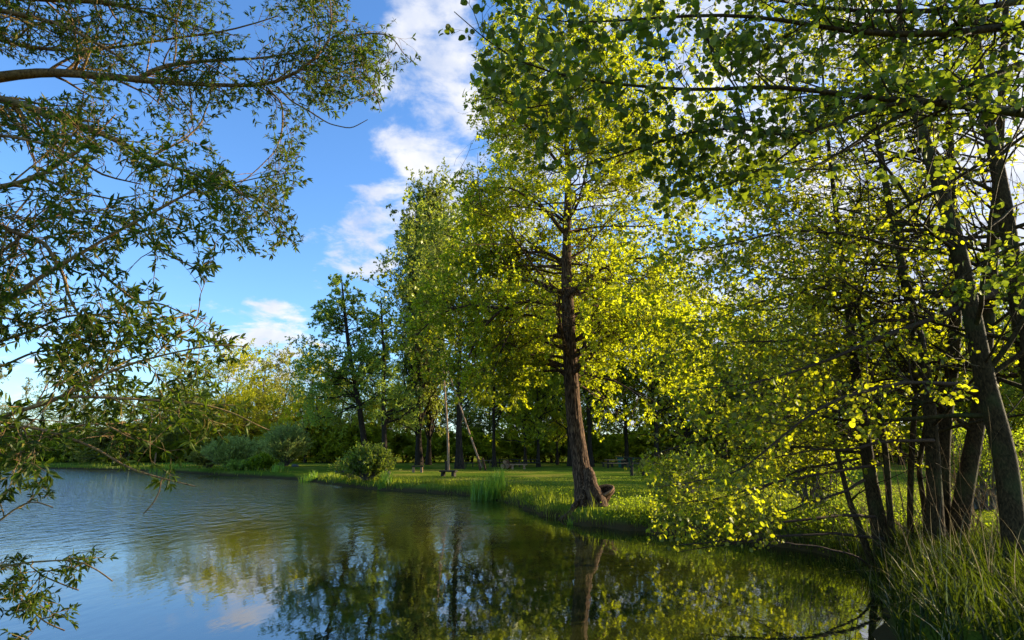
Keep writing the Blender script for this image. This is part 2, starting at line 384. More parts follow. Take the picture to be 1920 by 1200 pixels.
def watermat():
    m, nt, out = newmat('pond_water'); L = nt.links.new
    tc = N_(nt, 'ShaderNodeTexCoord')
    mp = N_(nt, 'ShaderNodeMapping'); mp.inputs['Scale'].default_value = (1.5, .62, 1); mp.inputs['Rotation'].default_value = (0, 0, math.radians(-8))
    L(tc.outputs['Object'], mp.inputs[0])
    def noise(sc, det, dist=.3):
        n = N_(nt, 'ShaderNodeTexNoise'); n.inputs['Scale'].default_value = sc; n.inputs['Detail'].default_value = det; n.inputs['Distortion'].default_value = dist
        L(mp.outputs[0], n.inputs['Vector']); return n
    a = noise(2.6, 3); b_ = noise(9, 3); c = noise(.6, 2)
    s1 = N_(nt, 'ShaderNodeMath', operation='MULTIPLY_ADD'); L(b_.outputs[0], s1.inputs[0]); s1.inputs[1].default_value = .28; L(a.outputs[0], s1.inputs[2])
    # wind mask: rougher open water to the left and far, calm by the right bank
    sx = N_(nt, 'ShaderNodeSeparateXYZ'); L(tc.outputs['Object'], sx.inputs[0])
    mm = N_(nt, 'ShaderNodeMath', operation='MULTIPLY_ADD'); L(sx.outputs[0], mm.inputs[0]); mm.inputs[1].default_value = -1.15; mm.inputs[2].default_value = -8
    ad = N_(nt, 'ShaderNodeMath', operation='MULTIPLY_ADD'); L(sx.outputs[1], ad.inputs[0]); ad.inputs[1].default_value = .75; L(mm.outputs[0], ad.inputs[2])
    wn = noise(.16, 3)
    a3 = N_(nt, 'ShaderNodeMath', operation='MULTIPLY_ADD'); L(wn.outputs[0], a3.inputs[0]); a3.inputs[1].default_value = 22; L(ad.outputs[0], a3.inputs[2])
    mr = N_(nt, 'ShaderNodeMapRange', interpolation_type='SMOOTHSTEP'); mr.inputs['From Min'].default_value = 10; mr.inputs['From Max'].default_value = 32
    mr.inputs['To Min'].default_value = .13; mr.inputs['To Max'].default_value = 1.0
    L(a3.outputs[0], mr.inputs[0])
    b = N_(nt, 'ShaderNodeBump'); b.inputs['Distance'].default_value = .06
    nr = N_(nt, 'ShaderNodeMapRange', interpolation_type='SMOOTHSTEP'); nr.inputs['From Min'].default_value = 8; nr.inputs['From Max'].default_value = 19; nr.inputs['To Min'].default_value = .20; nr.inputs['To Max'].default_value = 1
    nn = N_(nt, 'ShaderNodeMath', operation='MULTIPLY_ADD'); L(wn.outputs[0], nn.inputs[0]); nn.inputs[1].default_value = 8; L(sx.outputs[1], nn.inputs[2])
    n4 = N_(nt, 'ShaderNodeMath', operation='SUBTRACT'); L(nn.outputs[0], n4.inputs[0]); n4.inputs[1].default_value = 4; L(n4.outputs[0], nr.inputs[0])
    mq = N_(nt, 'ShaderNodeMath', operation='MULTIPLY'); L(mr.outputs[0], mq.inputs[0]); L(nr.outputs[0], mq.inputs[1]); mr = mq
    L(mr.outputs[0], b.inputs['Strength']); L(s1.outputs[0], b.inputs['Height'])
    gl = N_(nt, 'ShaderNodeBsdfGlossy'); gl.inputs['Roughness'].default_value = .018; gl.inputs[0].default_value = (.95, .97, 1, 1)
    L(b.outputs[0], gl.inputs['Normal'])
    df = N_(nt, 'ShaderNodeBsdfDiffuse'); df.inputs[0].default_value = (.022, .024, .004, 1)
    fr = N_(nt, 'ShaderNodeFresnel'); fr.inputs['IOR'].default_value = 3.3; L(b.outputs[0], fr.inputs['Normal'])
    mx = N_(nt, 'ShaderNodeMixShader'); L(fr.outputs[0], mx.inputs[0]); L(df.outputs[0], mx.inputs[1]); L(gl.outputs[0], mx.inputs[2])
    L(mx.outputs[0], out.inputs[0])
    return m
mb = MB()
wx = np.linspace(-220, 60, 29); wy = np.linspace(-20, 110, 14)
WX, WY = np.meshgrid(wx, wy); idx = np.arange(WX.size).reshape(WX.shape)
mb.add(np.stack([WX, WY, WX * 0], -1).reshape(-1, 3), np.stack([idx[:-1, :-1], idx[:-1, 1:], idx[1:, 1:], idx[1:, :-1]], -1).reshape(-1, 4))
tag(mb.build('pond_water', watermat()), kind='structure')

def gz(x, y): return float(ground(np.array([x]), np.array([y]))[0])

# ------------------------------------------------------------------ generic tree
def interp(poly, n):
    poly = np.array(poly, float); d = np.concatenate([[0], np.cumsum(np.linalg.norm(np.diff(poly[:, :3], axis=0), axis=1))])
    t = np.linspace(0, d[-1], n)
    # smooth the traced corners a little
    out = np.stack([np.interp(t, d, poly[:, k]) for k in range(poly.shape[1])], 1)
    for _ in range(2):
        out[1:-1] = (out[:-2] + 2 * out[1:-1] + out[2:]) / 4
    return out
def px_poly(pts, n, Yd=None):
    """traced (px, py, Y, width px) -> n points and radii"""
    rows = []
    for p in pts:
        q = P(p[0], p[1], p[2]); dep = (q - CAM) @ FW
        rows.append([*q, p[3] / F * dep / 2])
    o = interp(rows, n)
    return o[:, :3], o[:, 3]

def grow_crown(trunkP, trunkR, rg, n1, t0, t1, L1, ang1, n2, n3, per, leaf, kind, sides=6, flat=.55, trop1=(0, 0, .02), trop3=(0, 0, -.02),
               wood=None, lf=None, bias=None, ang_top=None, w1=.12, keep=None, l2=.42, l3=.35, upb=.5, leafcol=None, leafspread=.9, rk=.45, leaf_lo=.15):
    """limbs, branches and twigs with leaves from a trunk polyline"""
    T1, R1 = trunkP[None], trunkR[None]
    P1, R1, _ = kids(T1, R1, n1, t0, t1, ang1, lambda t, i: L1(t), 9, w1, np.array(trop1), rg, rk=rk, flat=flat, bias=bias, rmin=.012)
    Ls = np.linalg.norm(np.diff(P1, axis=1), axis=2).sum(1)
    P2, R2, i2 = kids(P1, R1, np.maximum(1, (n2 * Ls / (Ls.mean() + 1e-6)).round()), .15, 1, .85, lambda t, i: Ls[i] * l2 * (1.15 - .6 * t), 7, .14, np.array(trop1), rg, flat=.45, rmin=.007)
    L2 = np.linalg.norm(np.diff(P2, axis=1), axis=2).sum(1)
    P3, R3, i3 = kids(P2, R2, n3, .1, 1, .8, lambda t, i: np.maximum(L2[i] * l3 * 1.4, .25), 5, .18, np.array(trop3), rg, flat=.3, rmin=.004)
    if keep is not None:
        k = keep(P3[:, -1]); P3, R3 = P3[k], R3[k]
        k = keep(P2[:, -1]) | keep(P2[:, 3]); P2k, R2k = P2[k], R2[k]
    else: P2k, R2k = P2, R2
    if keep is not None:
        inside = np.stack([keep(P1[:, k]) for k in range(P1.shape[1])], 1)
        last = np.maximum(3, np.where(inside, np.arange(P1.shape[1])[None], 0).max(1))
        u = np.linspace(0, 1, P1.shape[1])[None] * last[:, None]; i0 = np.minimum(u.astype(int), P1.shape[1] - 2); fr = (u - i0)[..., None]
        ar = np.arange(len(P1))[:, None]; P1 = P1[ar, i0] * (1 - fr) + P1[ar, i0 + 1] * fr
        R1 = R1 * np.linspace(1, .6, P1.shape[1])[None]
    tubes(wood, P1, R1, sides, 1); tubes(wood, P2k, R2k, max(4, sides - 2), 2); tubes(wood, P3, R3, 3, 3)
    pi, t, s, d = leaf_on(P3, per, leaf_lo, 1.0, rg, spread=leafspread)
    if keep is not None:
        k = keep(s); s, d = s[k], d[k]
    rnd = None
    if leafcol is not None: rnd = leafcol(s)
    leaves(lf, s, d, leaf * (.65 + .6 * rg.random(len(s))), kind, rg, upb=upb, rnd=rnd)
    return P1, P2

def trunk_line(h, r0, rg, lean=(0, 0), wob=.12, n=14, flare=1.6, top=.12):
    z = np.linspace(0, h, n); x = np.cumsum(rg.normal(size=n)) * wob * h / 30; y = np.cumsum(rg.normal(size=n)) * wob * h / 30
    x = x - x[0] + lean[0] * z; y = y - y[0] + lean[1] * z
    R = r0 * (1 - (1 - top) * (z / h) ** .9); R[0] *= flare; R[1] *= 1.05
    return np.stack([x, y, z - .15 * (z == 0)], 1), R

PARK = (0, -400, 0)
protos = {}
def proto(key, name, h, r0, seed, mats, leaf_name='crown', lean=(0, 0), stems=1, leafmax=None, **kw):
    """one finished tree kept as mesh data; every use is a copy of its parts"""
    rg = np.random.default_rng(seed)
    wood, lf = MB(), MB()
    for k in range(stems):
        a = 6.28 * k / max(1, stems) + rg.random()
        ln = lean if stems == 1 else (lean[0] + .16 * math.cos(a), lean[1] + .16 * math.sin(a))
        TP, TR = trunk_line(h * (1 if k == 0 else .8 + .2 * rg.random()), r0, rg, ln)
        if stems > 1: TP = TP + np.array([.3 * math.cos(a), .3 * math.sin(a), 0])
        tubes(wood, TP[None], TR[None], 10, seed)
        grow_crown(TP, TR, rg, wood=wood, lf=lf, **kw)
    protos[key] = dict(name=name, trunk=wood.mesh(name + '_trunk', M[mats[0]]), crown=lf.mesh(name + '_crown', M[mats[1]]), h=h)
def plant(key, x, y, h, label, cat='tree', group=None, leafm=None, barkm=None, rz=None, wide=1.0, z=None):
    p = protos[key]; s = h / p['h']
    z0 = gz(x, y) if z is None else z
    r = thing(p['name'], (x, y, z0), label, cat, group, rz=RNG.random() * 6.28 if rz is None else rz)
    r.scale = (s * wide, s * wide, s)
    for part, mat in (('trunk', barkm), ('crown', leafm)):
        o = bpy.data.objects.new(part, p[part]); COL.objects.link(o); o.parent = r
        if mat: o.material_slots[0].link = 'OBJECT'; o.material_slots[0].material = M[mat]
    return r

round_L = lambda a: (lambda t: a * np.clip(1.15 * np.sqrt(np.clip(1 - ((t - .45) / .62) ** 2, .02, 1)), .1, 1.2))
proto('round', 'leafy_tree', 14, .20, 11, ('bark_dark', 'leaf_green'), n1=42, t0=.16, t1=.98, L1=round_L(4.6), ang1=1.1, n2=6, n3=5, per=9, leaf=.26, kind=SMALL, flat=.4)
proto('broad', 'broad_tree', 13, .22, 12, ('bark_dark', 'leaf_green'), n1=40, t0=.22, t1=.98, L1=round_L(5.6), ang1=1.05, n2=6, n3=5, per=9, leaf=.26, kind=SMALL, flat=.35, trop1=(0, 0, .05))
proto('alder', 'tall_alder', 18, .26, 13, ('bark_dark', 'leaf_cool'), n1=46, t0=.30, t1=.99, L1=lambda t: 4.4 * np.clip(1.25 - t, .16, 1) * np.clip((t - .2) * 6, .5, 1), ang1=1.25, n2=5, n3=4, per=8, leaf=.24, kind=SMALL, flat=.6, trop1=(0, 0, .03))
proto('sparse', 'thin_tree', 15, .15, 14, ('bark_grey', 'leaf_olive'), n1=26, t0=.38, t1=.98, L1=lambda t: 3.4 * np.clip(1.3 - t, .2, 1), ang1=.75, n2=5, n3=4, per=4.5, leaf=.20, kind=SMALL, flat=.3, trop1=(0, 0, .06))
proto('poplar', 'lombardy_poplar', 30, .42, 15, ('bark_dark', 'leaf_poplar'), n1=200, t0=.07, t1=.995, L1=lambda t: 8.2 * np.clip(np.minimum(1, (1.03 - t) * 4.5), .2, 1) * np.clip(.62 + t, 0, 1), ang1=.42, n2=6, n3=4, per=15, leaf=.29, kind=SMALL, flat=.5, trop1=(0, 0, .10), l2=.34)
proto('willow', 'willow_tree', 11, .3, 16, ('bark_grey', 'leaf_silver'), stems=3, n1=18, t0=.1, t1=.98, L1=round_L(3.6), ang1=.8, n2=6, n3=5, per=10, leaf=.3, kind=SLIM, flat=.3, trop1=(0, 0, .02))
proto('under', 'thicket_bush', 4, .07, 17, ('bark_dark', 'leaf_dark'), stems=5, n1=14, t0=.05, t1=.98, L1=lambda t: 2.0 * np.clip(1.2 - t * .7, .3, 1), ang1=1.0, n2=4, n3=4, per=9, leaf=.24, kind=SMALL, flat=.3)

def at(px, py_base, Y):
    q = P(px, py_base, Y); return q[0], Y
def top_h(px, py_top, Y, x):
    q = P(px, py_top, Y); return q[2] - gz(x, Y)

# ---- the wood on the far side of the pond: (px, Y, top px row, kind, leaf, bark, width, label)
far = [
 (-40, 92, 690, 'sparse', 'leaf_olive', None, 1.0, 'thin half bare tree at the left edge of the far shore'),
 (25, 95, 715, 'sparse', 'leaf_olive', None, .9, 'second thin tree from the left edge on the far shore, olive buds'),
 (62, 90, 690, 'sparse', 'leaf_far', None, 1.0, 'thin tree with grey stem on the far shore behind the willow sprays at left'),
 (105, 97, 722, 'sparse', 'leaf_olive', None, 1.2, 'wide thin tree with bronze leaves on the far shore'),
 (150, 92, 735, 'alder', 'leaf_olive', None, 1.1, 'olive brown tree on the far shore below the long willow branch'),
 (200, 96, 705, 'alder', 'leaf_far', None, 1.2, 'see-through green tree on the far shore left of the slim pale post'),
 (250, 90, 725, 'alder', 'leaf_far', None, 1.2, 'green tree on the far shore directly behind the slim pale post'),
 (300, 95, 694, 'round', 'leaf_far', 'bark_grey', .8, 'green tree on the far shore above the short orange-lit trunk piece'),
 (345, 90, 692, 'round', 'leaf_far', None, 1.4, 'loose green tree between the orange-lit trunk piece and the yellow tree'),
 (408, 88, 680, 'round', 'leaf_yellow', 'bark_grey', .75, 'bright yellow tree on the far shore above the rounded silvery shrub'),
 (452, 96, 676, 'round', 'leaf_far', 'bark_grey', .9, 'tall thin-leaved tree right of the first yellow tree'),
 (485, 92, 680, 'alder', 'leaf_far', 'bark_grey', 1.2, 'airy grey-stemmed tree between the two yellow trees'),
 (522, 90, 682, 'round', 'leaf_olive', None, .9, 'brownish green tree just left of the larger yellow tree'),
 (572, 80, 684, 'round', 'leaf_yellow', None, .85, 'larger yellow tree with brown-tinged left side left of the tall dark alder'),
 (612, 84, 715, 'willow', 'leaf_silver', None, 1.2, 'pale grey-green willow behind the lawn left of the tall dark alder'),
 (655, 80, 725, 'round', 'leaf_far', None, .8, 'rounded green tree behind the stem of the tall dark alder'),
 (700, 86, 752, 'willow', 'leaf_far', None, 1.2, 'low willow between the two slender alders on the lawn'),
 (372, 83, 752, 'round', 'leaf_far', None, .9, 'low green tree at the water behind the left end of the rounded silvery shrub'),
 (455, 84, 748, 'broad', 'leaf_far', None, .9, 'green tree right behind the rounded silvery shrub, in front of the taller row'),
 (512, 82, 756, 'round', 'leaf_far', None, .85, 'green tree between the two silvery shrubs, in front of the taller row'),
 (325, 84, 770, 'round', 'leaf_olive', None, .9, 'olive tree above the wide fringe of pale reeds'),
 (742, 82, 742, 'broad', 'leaf_far', None, .8, 'green tree left of the twin poplar trunks'),
]
for (px, Y, top, kind, lm, bm, wd, lab) in far:
    x = at(px, 870, Y)[0]
    plant(kind, x, Y, top_h(px, top, Y, x), lab, group='trees on the far side of the pond', leafm=lm, barkm=bm, wide=wd)
# darker second rows and the thicket at their feet
k = 0
for px in range(-120, 760, 46):
    Y = 104 + 5 * RNG.random(); x = at(px, 870, Y)[0]
    plant(['round', 'alder', 'broad', 'sparse'][k % 4], x, Y, top_h(px, 745 + 22 * RNG.random() - (12 if px > 300 else -12), Y, x), 'shaded tree standing in the rows behind the front trees of the far shore',
          group='shaded trees in the wood behind', leafm='leaf_green', wide=1.05); k += 1
for row, (Yb, top) in enumerate(((84, 818), (90, 800))):
    for px in range(-90 + 20 * row, 700, 44):
        if row == 0 and 560 < px < 600: continue
        Y = Yb + 3 * RNG.random() + (6 if px > 560 else 0); x = at(px, 870, Y)[0]
        plant('under', x, Y, max(1.5, top_h(px, top + 20 * RNG.random() - (14 if 330 < px < 560 else 0), Y, x)), 'low green bush in the thicket at the foot of the far trees', cat='bush',
              group='thicket bushes under the far trees', leafm='leaf_far', wide=1.35)
# olive willow bush at the water on the far left
x = at(215, 878, 77)[0]; plant('under', x, 77.5, top_h(215, 800, 77.5, x), 'olive bush hanging over the water beside the slim pale post', cat='bush', leafm='leaf_olive', barkm='bark_grey', wide=1.5)

# ---- trees round the lawn
def lawn_tree(kind, px, Y, top, lab, lm, bm=None, wide=1.0, rz=None, group='trees around the lawn'):
    x = at(px, 870, Y)[0]
    return plant(kind, x, Y, top_h(px, top, Y, x), lab, group=group, leafm=lm, barkm=bm, wide=wide, rz=rz)
lawn_tree('poplar', 786, 66, 386, 'tall columnar poplar rising above all the trees behind the lawn', 'leaf_poplar', wide=.78, rz=.4)
lawn_tree('poplar', 803, 69, 450, 'second poplar trunk close behind the tallest poplar', 'leaf_poplar', wide=.7, rz=2.1)
lawn_tree('broad', 862, 50, 480, 'stout flared tree trunk between the upright pole and the leaning pole', 'leaf_poplar', wide=1.0)
lawn_tree('broad', 927, 56, 600, 'dark-trunked tree just right of the leaning pole', 'leaf_main', wide=.8)
lawn_tree('round', 985, 64, 640, 'low forking tree with bright leaves behind the log pile', 'leaf_main', wide=.9)
lawn_tree('round', 1010, 57, 610, 'straight brown-trunked tree right of the log pile', 'leaf_main', wide=.8)
x = at(1045, 868, 68)[0]
plant('round', x, 68, top_h(1045, 650, 68, x), 'slim tree with a whitewashed trunk left of the big leaning tree', group='trees around the lawn', leafm='leaf_main', wide=.7)
wb = MB(); 
zz = np.linspace(0, .9, 4); tubes(wb, np.stack([zz * 0, zz * 0, zz], 1)[None], np.array([[.30, .24, .23, .22]]), 12)
lawn_tree('broad', 1068, 62, 600, 'dark trunk half hidden behind the left side of the big leaning tree', 'leaf_green', wide=.8)
lawn_tree('broad', 1108, 60, 560, 'dark trunk leaning behind the right side of the big leaning tree', 'leaf_main', wide=.9)
lawn_tree('broad', 1175, 66, 600, 'tree behind the sunlit picnic table', 'leaf_main', wide=.9)
lawn_tree('broad', 1232, 60, 585, 'thick dark trunk right of the tall-legged table', 'leaf_green', wide=1.0)
lawn_tree('round', 1290, 66, 600, 'bright green tree behind the lawn left of the alder clump', 'leaf_main', wide=1.1)
lawn_tree('broad', 1360, 70, 610, 'yellow-green tree behind the lawn beyond the low alder boughs', 'leaf_main', wide=1.0)
lawn_tree('round', 1440, 66, 590, 'tree seen through the left alder stems across the lawn', 'leaf_green', wide=1.1)
lawn_tree('broad', 1520, 72, 620, 'dark crowned tree left of the thickest alder stems', 'leaf_cool', wide=1.0)
lawn_tree('round', 1600, 66, 640, 'tree beyond the lawn between the slim alder stems', 'leaf_main', wide=1.1)
lawn_tree('broad', 1690, 70, 640, 'tree beyond the lawn behind the middle alder stems', 'leaf_green', wide=1.1)
lawn_tree('round', 1780, 64, 650, 'tree beyond the lawn left of the rightmost alder stem', 'leaf_main', wide=1.1)
lawn_tree('broad', 1880, 70, 640, 'tree beyond the lawn at the right edge of the view', 'leaf_green', wide=1.1)
lawn_tree('round', 1975, 62, 640, 'tree partly cut off by the right edge of the view', 'leaf_main', wide=1.1)
for px in range(760, 2100, 52):
    Y = 84 + 6 * RNG.random(); x = at(px, 870, Y)[0]
    plant(['round', 'broad'][int(px / 52) % 2], x, Y, top_h(px, 690 + 40 * RNG.random(), Y, x), 'shaded tree standing in the wood behind the lawn', group='shaded trees in the wood behind', leafm='leaf_green', wide=1.15)
for px in range(600, 2150, 40):
    Y = 79 + 4 * RNG.random(); x = at(px, 870, Y)[0]
    plant('under', x, Y, max(1.6, top_h(px, 800 + 22 * RNG.random(), Y, x)), 'low green bush in the hedge line behind the lawn', cat='bush', group='hedge bushes behind the lawn', leafm='leaf_far', wide=1.4)

for k_, (x_, y_, h_) in enumerate(((38, 38, 12), (42, 43, 14), (47, 47, 12), (53, 63, 13), (36, 34.5, 8), (62, 66, 15), (60, 58, 13), (35, 35.5, 10), (66, 72, 14))):  # added trees out of view, placed to cast shade on the lawn
    plant(['round', 'broad', 'alder'][k_ % 3], x_, y_, h_, 'added tree beyond the right edge of the view, there to shade the lawn', group='added shade trees beyond the right edge', leafm='leaf_green', wide=1.1)
# ---- two slender alders on the lawn, their stems traced
def traced_tree(name, pts, label, cat, n, seed, mats, group=None, sides=12, extra=None, **kw):
    TP, TR = px_poly(pts, n)
    org = TP[0].copy(); org[2] = gz(org[0], org[1])
    TP[0, 2] = org[2] - .15
    rg = np.random.default_rng(seed); wood, lf = MB(), MB()
    tubes(wood, TP[None], TR[None], sides, seed)
    r = thing(name, org, label, cat, group)
    grow_crown(TP, TR, rg, wood=wood, lf=lf, **kw)
    if extra: extra(wood, lf, TP, TR, rg)
    wood.build('trunk', M[mats[0]], r, org); lf.build('crown', M[mats[1]], r, org)
    return r
aL = lambda a: (lambda t: a * np.clip(1.2 - t, .18, 1) * np.clip((t - .15) * 5, .45, 1))
traced_tree('alder_tree', [(686, 850, 48, 12), (679, 800, 48, 11), (668, 730, 48, 9), (655, 660, 48, 8), (648, 600, 48, 6), (643, 550, 48, 4), (640, 522, 48, 1.5)],
            'tall dark alder leaning left with open layered crown behind the waterside bush', 'tree', 24, 21, ('bark_dark', 'leaf_cool'), group='trees around the lawn',
            rk=.3, n1=84, t0=.24, t1=.99, L1=lambda t: 4.6 * np.clip(1.22 - t, .2, 1), ang1=1.3, n2=7, n3=5, per=17, leaf=.14, kind=SMALL, flat=.75)
traced_tree('alder_tree', [(722, 876, 46, 11), (720, 800, 46, 9), (719, 730, 46, 8), (720, 660, 46, 6), (716, 600, 46, 4), (714, 558, 46, 1.5)],
            'slender dark-stemmed alder between the waterside bush and the poplar', 'tree', 24, 22, ('bark_dark', 'leaf_cool'), group='trees around the lawn',
            n1=46, t0=.22, t1=.99, L1=lambda t: 3.2 * np.clip(1.2 - t, .25, 1), ang1=1.3, n2=6, n3=5, per=9, leaf=.15, kind=SMALL, flat=.7)

# ---- the big leaning tree at the water's edge
TB = [(1112, 985, 16.6, 92), (1108, 958, 16.7, 66), (1101, 925, 16.8, 48), (1092, 895, 16.9, 38), (1086, 850, 17, 33), (1076, 780, 17, 31), (1070, 700, 17, 29), (1066, 600, 17, 26),
      (1062, 520, 17, 21), (1063, 430, 17, 16), (1066, 330, 17, 12), (1060, 230, 17, 8), (1052, 130, 17, 5), (1046, 50, 17, 2)]
TP, TR = px_poly(TB, 90)
org = TP[0].copy(); org[2] = .12
main = thing('big_leaning_tree', org, 'big sunlit tree with furrowed trunk leaning over the pond edge, hollow burl at its foot', 'tree')
rg = np.random.default_rng(31)
wood = MB()
# furrowed trunk: real ridges
sides, n = 56, len(TP)
T = norm(np.gradient(TP, axis=0)); U = norm(np.cross(T, [0, 1, 0])); W = np.cross(T, U)
fine = interp(np.concatenate([TP, TR[:, None]], 1), 260); TPf, TRf = fine[:, :3], fine[:, 3]
T = norm(np.gradient(TPf, axis=0)); U = norm(np.cross(T, [0, 1, 0])); W = np.cross(T, U)
a = np.arange(sides) * 2 * math.pi / sides
dirs = np.cos(a)[None, :, None] * U[:, None] + np.sin(a)[None, :, None] * W[:, None]
hgt = np.linspace(0, 1, 260)[:, None]
q = np.stack([np.cos(a)[None] * 3 + 0 * hgt, np.sin(a)[None] * 3 + 0 * hgt, hgt * 14 + 0 * a[None]], -1)
rid = 1 - np.abs(vnoise(q, 1.9)); rid2 = 1 - np.abs(vnoise(q + 9, 4.2))
flare = np.exp(-hgt * 26)
rootw = flare * (.30 * np.cos(5 * a[None] + .8) + .16 * np.cos(9 * a[None] + 2))
rad = .9 * TRf[:, None] * (1 + .13 * (rid - .7) + .07 * (rid2 - .6) + rootw + .05 * vnoise(q, .6))
V = TPf[:, None] + dirs * rad[..., None]
idx = np.arange(260 * sides).reshape(260, sides)
wood.add(V.reshape(-1, 3), np.stack([idx[:-1], np.roll(idx, -1, 1)[:-1], np.roll(idx, -1, 1)[1:], idx[1:]], -1).reshape(-1, 4), smooth=True)
lf = MB(); limbs = MB()
mainL = lambda t: 5.9 * np.clip(1.42 - t * 1.02, .1, 1) * np.clip((t - .18) * 4.5, .55, 1)
toward = np.array([0, 0, .0])
def maincol(s):
    return np.clip(.5 + .35 * vnoise(s, .55) + .35 * (np.random.default_rng(5).random(len(s)) - .5), 0, 1)
def mainkeep(s):
    px, py = project(s)
    n = 28 * vnoise(s, 1.1)
    edge = np.interp(py, [0, 130, 200, 280, 340, 430, 520, 600, 690, 780], [930, 880, 880, 905, 860, 850, 800, 745, 745, 800]) + n
    return (px > edge) & ~((np.abs(px - 1066) < 22) & (py > 540) & (s[:, 1] < 17.1)) & ~((px > 1000) & (px < 1110) & (py > 740)) & ~((px > 1130) & (py > 800)) & ~((py > 770) & (px < 1060) & (px > 890)) & (s[:, 2] > 1.6)
grow_crown(TP, TR, rg, n1=120, t0=.24, t1=.995, L1=mainL, ang1=1.25, n2=11, n3=6, per=15, leaf=.098, kind=SMALL, flat=.6, trop1=(0, 0, -.012), trop3=(0, 0, -.05),
           wood=limbs, lf=lf, leafcol=maincol, keep=mainkeep, l2=.40, rk=.26, w1=.17)
# traced limbs
for pts in ([(1064, 580, 17, 12), (1030, 566, 16.8, 9), (985, 562, 16.5, 8), (940, 578, 16.2, 6), (905, 612, 16, 5), (880, 660, 15.8, 4), (868, 720, 15.7, 2)],
            [(1064, 640, 17, 16), (1052, 622, 16.9, 13), (1044, 608, 16.8, 10), (1040, 600, 16.8, 8)],
            [(1062, 500, 17, 10), (1040, 478, 17.3, 7), (1000, 470, 17.6, 5), (950, 480, 18, 4), (900, 520, 18.2, 3), (850, 580, 18.4, 2)],
            [(1066, 560, 17, 9), (1100, 520, 17, 7), (1150, 490, 17, 5), (1220, 480, 17, 4), (1290, 500, 17, 2)],
            [(1068, 650, 17, 8), (1120, 600, 16.6, 6), (1180, 590, 16.2, 5), (1250, 610, 16, 3), (1300, 650, 16, 2)],
            [(1000, 562, 16.6, 6), (960, 610, 16, 4), (930, 680, 15.6, 3), (900, 760, 15.4, 2)],
            [(1063, 440, 17, 9), (1020, 390, 16.6, 6), (960, 350, 16.3, 4), (900, 350, 16.1, 2)],
            [(1066, 330, 17, 7), (1020, 270, 17.2, 5), (960, 220, 17.4, 3), (910, 200, 17.5, 2)],
            [(940, 578, 16.2, 5), (880, 570, 16.4, 4), (820, 590, 16.6, 3), (770, 640, 16.7, 2)],
            [(1050, 545, 17, 7), (990, 520, 17.8, 5), (900, 460, 18.4, 4), (830, 440, 18.8, 2)]):
    LP, LR = px_poly(pts, 14)
    LP = LP + .05 * vnoise(LP, 1.5)[:, None] * np.array([1, 1, 1])
    tubes(limbs, LP[None], LR[None], 8, 4)
    if pts[0][1] == 640: continue
    grow_crown(LP, LR, rg, n1=16, t0=.2, t1=1, L1=lambda t: 1.5 + 0 * t, ang1=.9, n2=6, n3=5, per=12, leaf=.088, kind=SMALL, flat=.4, trop1=(0, 0, -.03), trop3=(0, 0, -.06),
               wood=limbs, lf=lf, leafcol=maincol, keep=mainkeep, l2=.5)
# root ridges running down to the water
for (x0, y0, x1, y1, w0) in ((1100, 880, 1122, 950, 26), (1106, 915, 1126, 985, 18), (1128, 935, 1165, 985, 12), (1090, 935, 1050, 985, 12), (1092, 930, 1086, 980, 9), (1104, 925, 1108, 986, 10), (1116, 930, 1120, 984, 9), (1078, 945, 1064, 975, 9), (1130, 945, 1150, 978, 9)):
    a0 = P(x0, y0, 16.45); b0 = P(x1, y1, 16.2)
    pts = np.stack([a0 + (b0 - a0) * t + np.array([.03 * math.sin(9 * t + x0), -.05 * math.sin(3 * t), 0]) for t in np.linspace(0, 1, 9)])
    tubes(limbs, pts[None], (w0 / F * 16.5 / 2 * np.linspace(.7, 1.25, 9))[None], 10, 4)
wood.build('trunk', M['bark_main'], main, org)
limbs.build('limbs', M['bark_main'], main, org)
lf.build('crown', M['leaf_main'], main, org)
# hollow burl: a broken open stump grown into the right foot, its mouth tilted to the upper left
def cup(c, axis, rout, rin, depth, base, seed, squash=.7, wall_to=None):
    mbx = MB(); ax = norm(np.array(axis, float)); u = norm(np.cross(ax, [0, 1, 0.2])); v = np.cross(ax, u)
    K = 28; aa = np.arange(K) * 2 * math.pi / K
    rim = c
    rings = []
    wob = 1 + .12 * vnoise(np.stack([np.cos(aa) * 2 + seed, np.sin(aa) * 2, aa * 0], 1), 1)
    def ring(cc, r, uu=u, vv=v, sq=squash): return cc + (np.cos(aa) * r * wob)[:, None] * uu + (np.sin(aa) * r * sq * wob)[:, None] * vv
    prof_out = [(0.0, rout * .93), (.06, rout), (.25, rout * .92)]
    for t, r in prof_out[::-1]: rings.append(ring(rim - ax * t * depth * 1.2, r))
    g = ring(np.array(base), rout * 1.15, np.array([1, 0, 0]), np.array([0, 1, 0]), .8)
    mid = (rings[0] * .45 + g * .55) * 1.0
    rings = [g, mid] + rings
    rings.append(ring(rim + ax * .01, (rout + rin) / 2))
    for t, r in [(.04, rin), (.3, rin * .85), (.7, rin * .7), (1, rin * .3)]: rings.append(ring(rim - ax * t * depth, r))
    R = np.stack(rings); R = R + .025 * vnoise(R, 6)[..., None] * ax
    idx = np.arange(R.shape[0] * K).reshape(-1, K)
    mbx.add(R.reshape(-1, 3), np.stack([idx[:-1], np.roll(idx, -1, 1)[:-1], np.roll(idx, -1, 1)[1:], idx[1:]], -1).reshape(-1, 4), smooth=True)
    mbx.add(R[-1], [list(range(K))], smooth=True)
    return mbx
b0 = P(1127, 922, 16.32)
lipw = MB()
